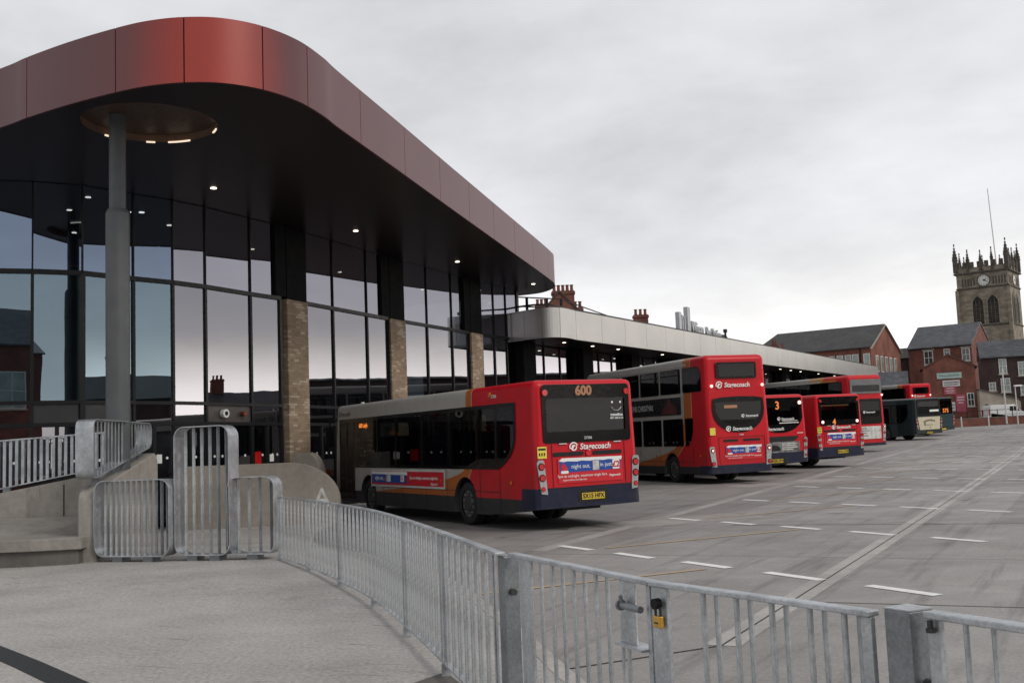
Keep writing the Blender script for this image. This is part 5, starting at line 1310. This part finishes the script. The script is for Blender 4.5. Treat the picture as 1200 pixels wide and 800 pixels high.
# clock faces, belfry windows
def face(side,x,z):
    if side=='S': return lambda a,b,o:(x+a,-o,z+b)
    return lambda a,b,o:(TW+o,x+a,z+b)
def arch(w,h,n=8):
    pts=[(-w/2,0),(w/2,0),(w/2,h-w*.8)]
    pts+= [(w/2-w*(1-math.cos(R(a))),h-w*.8+w*.92*math.sin(R(a))) for a in range(10,61,10)]
    pts+= [(-p[0],p[1]) for p in pts[::-1] if p[1]>h-w*.8-.01 and p[0]>.001]
    out=[]
    for p in pts:
        if not out or (abs(p[0]-out[-1][0])+abs(p[1]-out[-1][1]))>1e-3: out.append(p)
    return out
for side,cx_ in (('S',4.0),('E',TW*.5)):
    F=face(side,cx_,21.65); m=MB(); c=[(0.84*math.cos(R(a)),0.84*math.sin(R(a))) for a in range(0,360,12)]
    m.prism(c,.0,.1,0,F); ck=m.build('clock_face',mat('clock_white',(.55,.55,.52),.5),CT)
    m=MB(); c2=[(0.98*math.cos(R(a)),0.98*math.sin(R(a))) for a in range(0,360,12)]
    for k in range(30):
        p,q_=c2[k],c2[(k+1)%30]; p2_,q2_=c[k],c[(k+1)%30]; m.add([F(*p,.12),F(*q_,.12),F(*q2_,.12),F(*p2_,.12)],[(0,1,2,3)])
    for h in range(12):
        a=R(30*h); ca,sa=math.cos(a),math.sin(a); m.add([F(.62*ca-.04*sa,.62*sa+.04*ca,.11),F(.78*ca-.04*sa,.78*sa+.04*ca,.11),F(.78*ca+.04*sa,.78*sa-.04*ca,.11),F(.62*ca+.04*sa,.62*sa-.04*ca,.11)],[(0,1,2,3)])
    m.build('clock_numerals',M['stonedark'],ck)
    m=MB()
    for ang,ln,w in ((75,.45,.10),(-28,.62,.07)):   # about ten past three... hands
        a=R(ang if ln<.6 else -28); a=R(22) if ln<.6 else R(-22); ca,sa=math.cos(a),math.sin(a)
        m.add([F(-.1*ca-w*sa,-.1*sa+w*ca,.13),F(ln*ca-w*.4*sa,ln*sa+w*.4*ca,.13),F(ln*ca+w*.4*sa,ln*sa-w*.4*ca,.13),F(-.1*ca+w*sa,-.1*sa-w*ca,.13)],[(0,1,2,3)])
    m.build('clock_hands',M['black'],ck)
    for dx in (-1.1,1.1):
        F2=face(side,cx_+dx,14.95); m=MB(); m.prism(arch(1.7,4.5),.0,.03,0,F2); b_=m.build('belfry_opening',M['slot'],CT)
        m=MB(); ar=arch(1.9,4.7); ai=arch(1.55,4.35)
        m.tess(ar,[ai],lambda a,b:F2(a,b-.05,.10)); m.build('arch_trim',M['stone'],b_)
        m=MB()
        for k in range(9):
            z=.3+k*.33; m.add([F2(-.76,z,.06),F2(.76,z,.06),F2(.76,z+.16,.13),F2(-.76,z+.16,.13)],[(0,1,2,3)])
        for xx in (-.27,.27): m.add([F2(xx-.06,0,.14),F2(xx+.06,0,.14),F2(xx+.06,3.7,.14),F2(xx-.06,3.7,.14)],[(0,1,2,3)])
        m.build('louvre',M['stonedark'],b_)
    for x0 in (-3.3,1.2):
        for k in range(5):
            xx=x0+.2+k*.42; F3=face(side,cx_,20.95); m=MB(); m.prism([(xx-.13,0),(xx+.13,0),(xx+.13,1.1),(xx,1.3),(xx-.13,1.1)],.0,.02,0,F3); m.build('blind_arcade_niche',M['stonedark'],CT)
m=MB(); m.cyl((TW*.72,TW*.4,zt_-1),(TW*.66,TW*.4,zt_+12.6),.10,8,0,.06); m.build('flagpole',M['offwhite'],CT)
# houses right behind the low roof: chimneys
hb,rb=gable_house('chimney_house','red brick house with tall chimney stacks rising between the two station roofs','house',-.13,85,0,8,9,1.2,9.65,13.9,M['redbrick2'],M['slatedark'],front_gable=True)
chimney(rb,4.35,1.5,10.6,2.4,1.75,.8,5); chimney(rb,5.5,2.0,9.6,2.1,.75,.7,2); chimney(rb,2.7,5,10.5,1.9,1.0,.8,3)
tc,rt_=gable_house('far_terrace','brick terrace hidden behind the silver roof with one chimney stack showing','house',5,93,0,14,8,1.5,9,11.1,M['redbrick'],M['slatedark'])
chimney(rt_,6.45,3,9.0,2.7,1.25,.7,3)
# white van behind the wall
VX,VY=49.1,113.2
V=thing('parked_van','white panel van parked behind the far brick wall','van',(VX,VY,gz(VX,VY)),R(4))
prof=[(0,.45),(.05,1.75),(.2,1.93),(2.7,1.93),(3.35,1.25),(4.15,1.02),(4.3,.75),(4.3,.4),(0,.4)]
m=MB(); m.prism(prof,-.0,1.75,0,lambda x,z,y:(x,y,z)); bevel(m.build('van_body',M['vanwhite'],V,smooth=30),.09,3)
m=MB(); m.prism([(2.55,1.28),(3.2,1.25),(2.72,1.75),(2.55,1.75)],-.006,.0,0,lambda x,z,y:(x,y,z)); m.prism([(2.1,1.28),(2.48,1.28),(2.48,1.75),(2.1,1.75)],-.006,.0,0,lambda x,z,y:(x,y,z)); m.build('side_window',M['vanglass'],V)
m=MB(); m.add([(2.78,.12,1.87),(3.34,.12,1.30),(3.34,1.63,1.30),(2.78,1.63,1.87)],[(0,1,2,3)]); o=m.build('windscreen',M['vanglass'],V); o.location=(.03,0,.03)
for x in (.85,3.45):
    for y in (.06,1.69):
        m=MB(); m.cyl((x,y-.09,.33),(x,y+.09,.33),.33,18); w_=m.build('wheel',M['rubber'],V,smooth=40); m=MB(); m.cyl((x,y-.1,.33),(x,y+.1,.33),.19,14); m.build('rim',M['steelgrey'],w_,smooth=40)
m=MB(); m.box(-.03,.0,.1,.25,.9,1.5); m.box(-.03,.0,1.5,1.65,.9,1.5); m.build('tail_light',M['tail'],V)
# lamp posts by the wall
lp=thing('street_lamp','slim grey lamp post with a small white head in front of the white van','street lamp',(49.3,107.6,gz(49.3,107.6)))
m=MB(); m.cyl((0,0,0),(0,0,3.7),.075,10,0,.05); m.build('pole',M['offwhite'],lp); m=MB(); m.bar((0,0,3.68),(.4,-.1,3.78),.07,.07); m.box(-.1,.6,-.25,.1,3.7,3.84); m.build('lamp_head',M['white'],lp)
lp=thing('signpost_pole','tall plain pale pole left of the lamp post at the far wall','pole',(48.2,107.6,gz(48.2,107.6)))
m=MB(); m.cyl((0,0,0),(0,0,5.6),.085,10,0,.06); m.build('shaft',M['offwhite'],lp); m=MB(); m.cyl((0,0,0),(0,0,.12),.16,10); m.build('base_flange',M['galvdark'],lp)

# buildings across the road, seen mirrored in the station glass
O1,r1=gable_house('town_hall_house','tall brick house with white sash windows across the road, mirrored in the glass','house',20,-30,R(180),36,10,-.1,10.5,13.5,M['redbrick'],M['slate'])
windows(O1,[(x,z,1.9,2.7) for x in (2,5.4,8.8,12.2,15.6,19,22.4,25.8,29.2,32.6) for z in (1.2,6.0)],M['winwhite'],M['winlight'])
O2,r2=gable_house('corner_terrace','brick terrace with tall chimneys east of the apron, mirrored in the glass','house',76,18,R(-84),34,9,-.1,8.4,10.8,M['darkbrick'],M['slatedark'])
windows(O2,[(x,z,1.2,1.8) for x in (3,8,13,18,23,28) for z in (.8,3.6)],M['winwhite'],M['winlight'])
chimney(r2,5,4.5,9.8,3.2,1.6,.9,3); chimney(r2,17,4.5,9.8,3.2,1.6,.9,3); chimney(r2,29,4.5,9.8,3.2,1.6,.9,3)
O3,r3=gable_house('brick_depot','long low brick depot with pale windows east of the apron, mirrored in the glass','building',84,78,R(-84),20,12,.9,7.4,9.8,M['redbrick'],M['slatedark'])
windows(O3,[(x,z,2.0,1.6) for x in (2.5,6,9.5,13,16.5) for z in (1.4,4.4)],M['winwhite'],M['winlight'])
chimney(r3,4,6,7.6,3.0,1.4,.9,3); chimney(r3,14,6,7.6,3.0,1.4,.9,3)
O4,r4=gable_house('office_block','dark long block with a row of wide pale windows north-east of the apron','building',62,112,R(-70),34,10,1.2,10.4,10.9,M['darkbrick'],M['slatedark'])
windows(O4,[(x,5.6,3.2,2.3) for x in (2.5,6.5,10.5,14.5,18.5,22.5,26.5,30.5)],M['darkmetal'],M['signgreen'])

tr=thing('bare_tree','leafless tree across the road behind the railing, mirrored in the glass','tree',(14,-22,-.1))
random.seed(3); tm=MB()
def grow(mb,p,d,l,r,n):
    q=p+d*l; mb.cyl(p,q,r,6,0,r*.7)
    if n==0: return
    for k in range(3 if n>1 else 4):
        nd=(d+Vector((random.uniform(-.8,.8),random.uniform(-.8,.8),random.uniform(-.15,.6)))).normalized(); grow(mb,q,nd,l*random.uniform(.62,.82),r*.62,n-1)
tm.cyl((0,0,0),(0,0,2.4),.2,8,0,.16); tm.build('trunk',M['bark'],tr); tm=MB(); grow(tm,Vector((0,0,2.35)),Vector((0,0,1)),1.6,.15,5); tm.build('crown',M['bark'],tr)

# ---------------------------------------------------------------- light, sky, camera
world=bpy.data.worlds.new('World'); SC.world=world; world.use_nodes=True
T=world.node_tree; N=T.nodes; Lk=T.links; N.clear()
out=N.new('ShaderNodeOutputWorld'); sky=N.new('ShaderNodeTexSky'); sky.sky_type='NISHITA'; sky.sun_disc=False
SUN_EL,SUN_AZ=R(38),R(128)      # azimuth clockwise from +Y
sky.sun_elevation=SUN_EL; sky.sun_rotation=SUN_AZ
bg1=N.new('ShaderNodeBackground'); bg1.inputs[1].default_value=.08; Lk.new(sky.outputs[0],bg1.inputs[0])
def W(typ,**k):
    o=N.new(typ)
    for a,b in k.items(): setattr(o,a,b)
    return o
tc_=W('ShaderNodeTexCoord'); nm=W('ShaderNodeVectorMath',operation='NORMALIZE'); Lk.new(tc_.outputs['Generated'],nm.inputs[0])
sx=W('ShaderNodeSeparateXYZ'); Lk.new(nm.outputs[0],sx.inputs[0])
def mt(op,a,b=0.,c=0.):
    o=W('ShaderNodeMath',operation=op)
    for i,v in enumerate((a,b,c)):
        if isinstance(v,(int,float)): o.inputs[i].default_value=v
        else: Lk.new(v,o.inputs[i])
    return o.outputs[0]
def mr(v,a,b,c,d):
    o=W('ShaderNodeMapRange'); o.interpolation_type='SMOOTHSTEP'; Lk.new(v,o.inputs[0])
    for i,k in enumerate((a,b,c,d)): o.inputs[i+1].default_value=k
    return o.outputs[0]
den=mt('ADD',mt('MAXIMUM',sx.outputs[2],0),.28)
cv=W('ShaderNodeCombineXYZ'); Lk.new(mt('DIVIDE',sx.outputs[0],den),cv.inputs[0]); Lk.new(mt('DIVIDE',sx.outputs[1],den),cv.inputs[1])
def nz(sc,det,ro,off,dist=0):
    v=W('ShaderNodeVectorMath',operation='ADD'); Lk.new(cv.outputs[0],v.inputs[0]); v.inputs[1].default_value=off
    o=W('ShaderNodeTexNoise'); Lk.new(v.outputs[0],o.inputs['Vector']); o.inputs['Scale'].default_value=sc; o.inputs['Detail'].default_value=det; o.inputs['Roughness'].default_value=ro; o.inputs['Distortion'].default_value=dist
    return o.outputs['Fac']
n1=nz(.85,6,.55,(3.3,1.2,0),.4); n2=nz(2.4,6,.6,(7.7,2.1,4))
base=mr(mt('ADD',mt('MULTIPLY',n1,.7),mt('MULTIPLY',n2,.3)),.36,.66,.56,.84)
low=mr(sx.outputs[2],.02,.30,1,0)                      # brighter thin cloud near the horizon
az=mr(sx.outputs[0],-.35,.85,.0,1.)                    # towards the low sun
glow=mt('MULTIPLY',low,mt('MULTIPLY_ADD',az,.30,.32))
lowb=mr(sx.outputs[2],.045,.12,1,0); azb=mr(sx.outputs[0],.55,.9,0,1.)
azc=mr(sx.outputs[1],-.32,-.08,0,1.)
sun_band=mt('MULTIPLY',lowb,mt('MULTIPLY',mt('MULTIPLY',azb,azc),2.2))
lv=W('ShaderNodeCombineXYZ'); Lk.new(mt('MULTIPLY',sx.outputs[0],2.2),lv.inputs[0]); Lk.new(mt('MULTIPLY',sx.outputs[1],2.2),lv.inputs[1]); Lk.new(mt('MULTIPLY',sx.outputs[2],9.0),lv.inputs[2])
ln=W('ShaderNodeTexNoise'); Lk.new(lv.outputs[0],ln.inputs['Vector']); ln.inputs['Scale'].default_value=1.3; ln.inputs['Detail'].default_value=5; ln.inputs['Distortion'].default_value=.5
streak=mt('MULTIPLY',mt('MULTIPLY_ADD',ln.outputs['Fac'],1.0,-.5),mr(sx.outputs[2],.1,.6,.32,.12))
val=mt('ADD',mt('ADD',mt('ADD',base,streak),glow),sun_band)
cm=W('ShaderNodeMix',data_type='RGBA'); Lk.new(mr(mt('ADD',glow,sun_band),0,.9,0,1),cm.inputs[0]); cm.inputs[6].default_value=(.96,.97,1.0,1); cm.inputs[7].default_value=(1.0,.94,.85,1)
bg2=N.new('ShaderNodeBackground'); Lk.new(cm.outputs[2],bg2.inputs[0]); Lk.new(val,bg2.inputs[1])
mx=N.new('ShaderNodeMixShader'); mx.inputs[0].default_value=.94; Lk.new(bg1.outputs[0],mx.inputs[1]); Lk.new(bg2.outputs[0],mx.inputs[2]); Lk.new(mx.outputs[0],out.inputs[0])
sl=bpy.data.lights.new('sun','SUN'); sl.energy=1.2; sl.angle=R(18); sl.color=(1,.93,.84); so=bpy.data.objects.new('sun',sl); COL.objects.link(so)
dirv=Vector((math.sin(SUN_AZ)*math.cos(SUN_EL),math.cos(SUN_AZ)*math.cos(SUN_EL),math.sin(SUN_EL))); so.rotation_euler=dirv.to_track_quat('Z','Y').to_euler()

cam=bpy.data.cameras.new('camera'); cam.sensor_width=36; cam.lens=36*1280/1200; cam.clip_end=6000; cam.clip_start=.05
co_=bpy.data.objects.new('camera',cam); COL.objects.link(co_)
p_,r_=R(5.7),R(2.2); fw=Vector((0,math.cos(p_),math.sin(p_))); rt0=Vector((1,0,0)); up0=rt0.cross(fw)
rt=rt0*math.cos(r_)-up0*math.sin(r_); up=up0*math.cos(r_)+rt0*math.sin(r_)
co_.matrix_world=Matrix(((rt.x,up.x,-fw.x,0),(rt.y,up.y,-fw.y,0),(rt.z,up.z,-fw.z,1.7),(0,0,0,1)))
SC.camera=co_
SC.view_settings.view_transform='Standard'; SC.view_settings.look='None'; SC.view_settings.exposure=.1; SC.view_settings.gamma=1; SC.view_settings.use_curve_mapping=False
SC.cycles.max_bounces=8; SC.cycles.transparent_max_bounces=16; SC.cycles.use_denoising=True
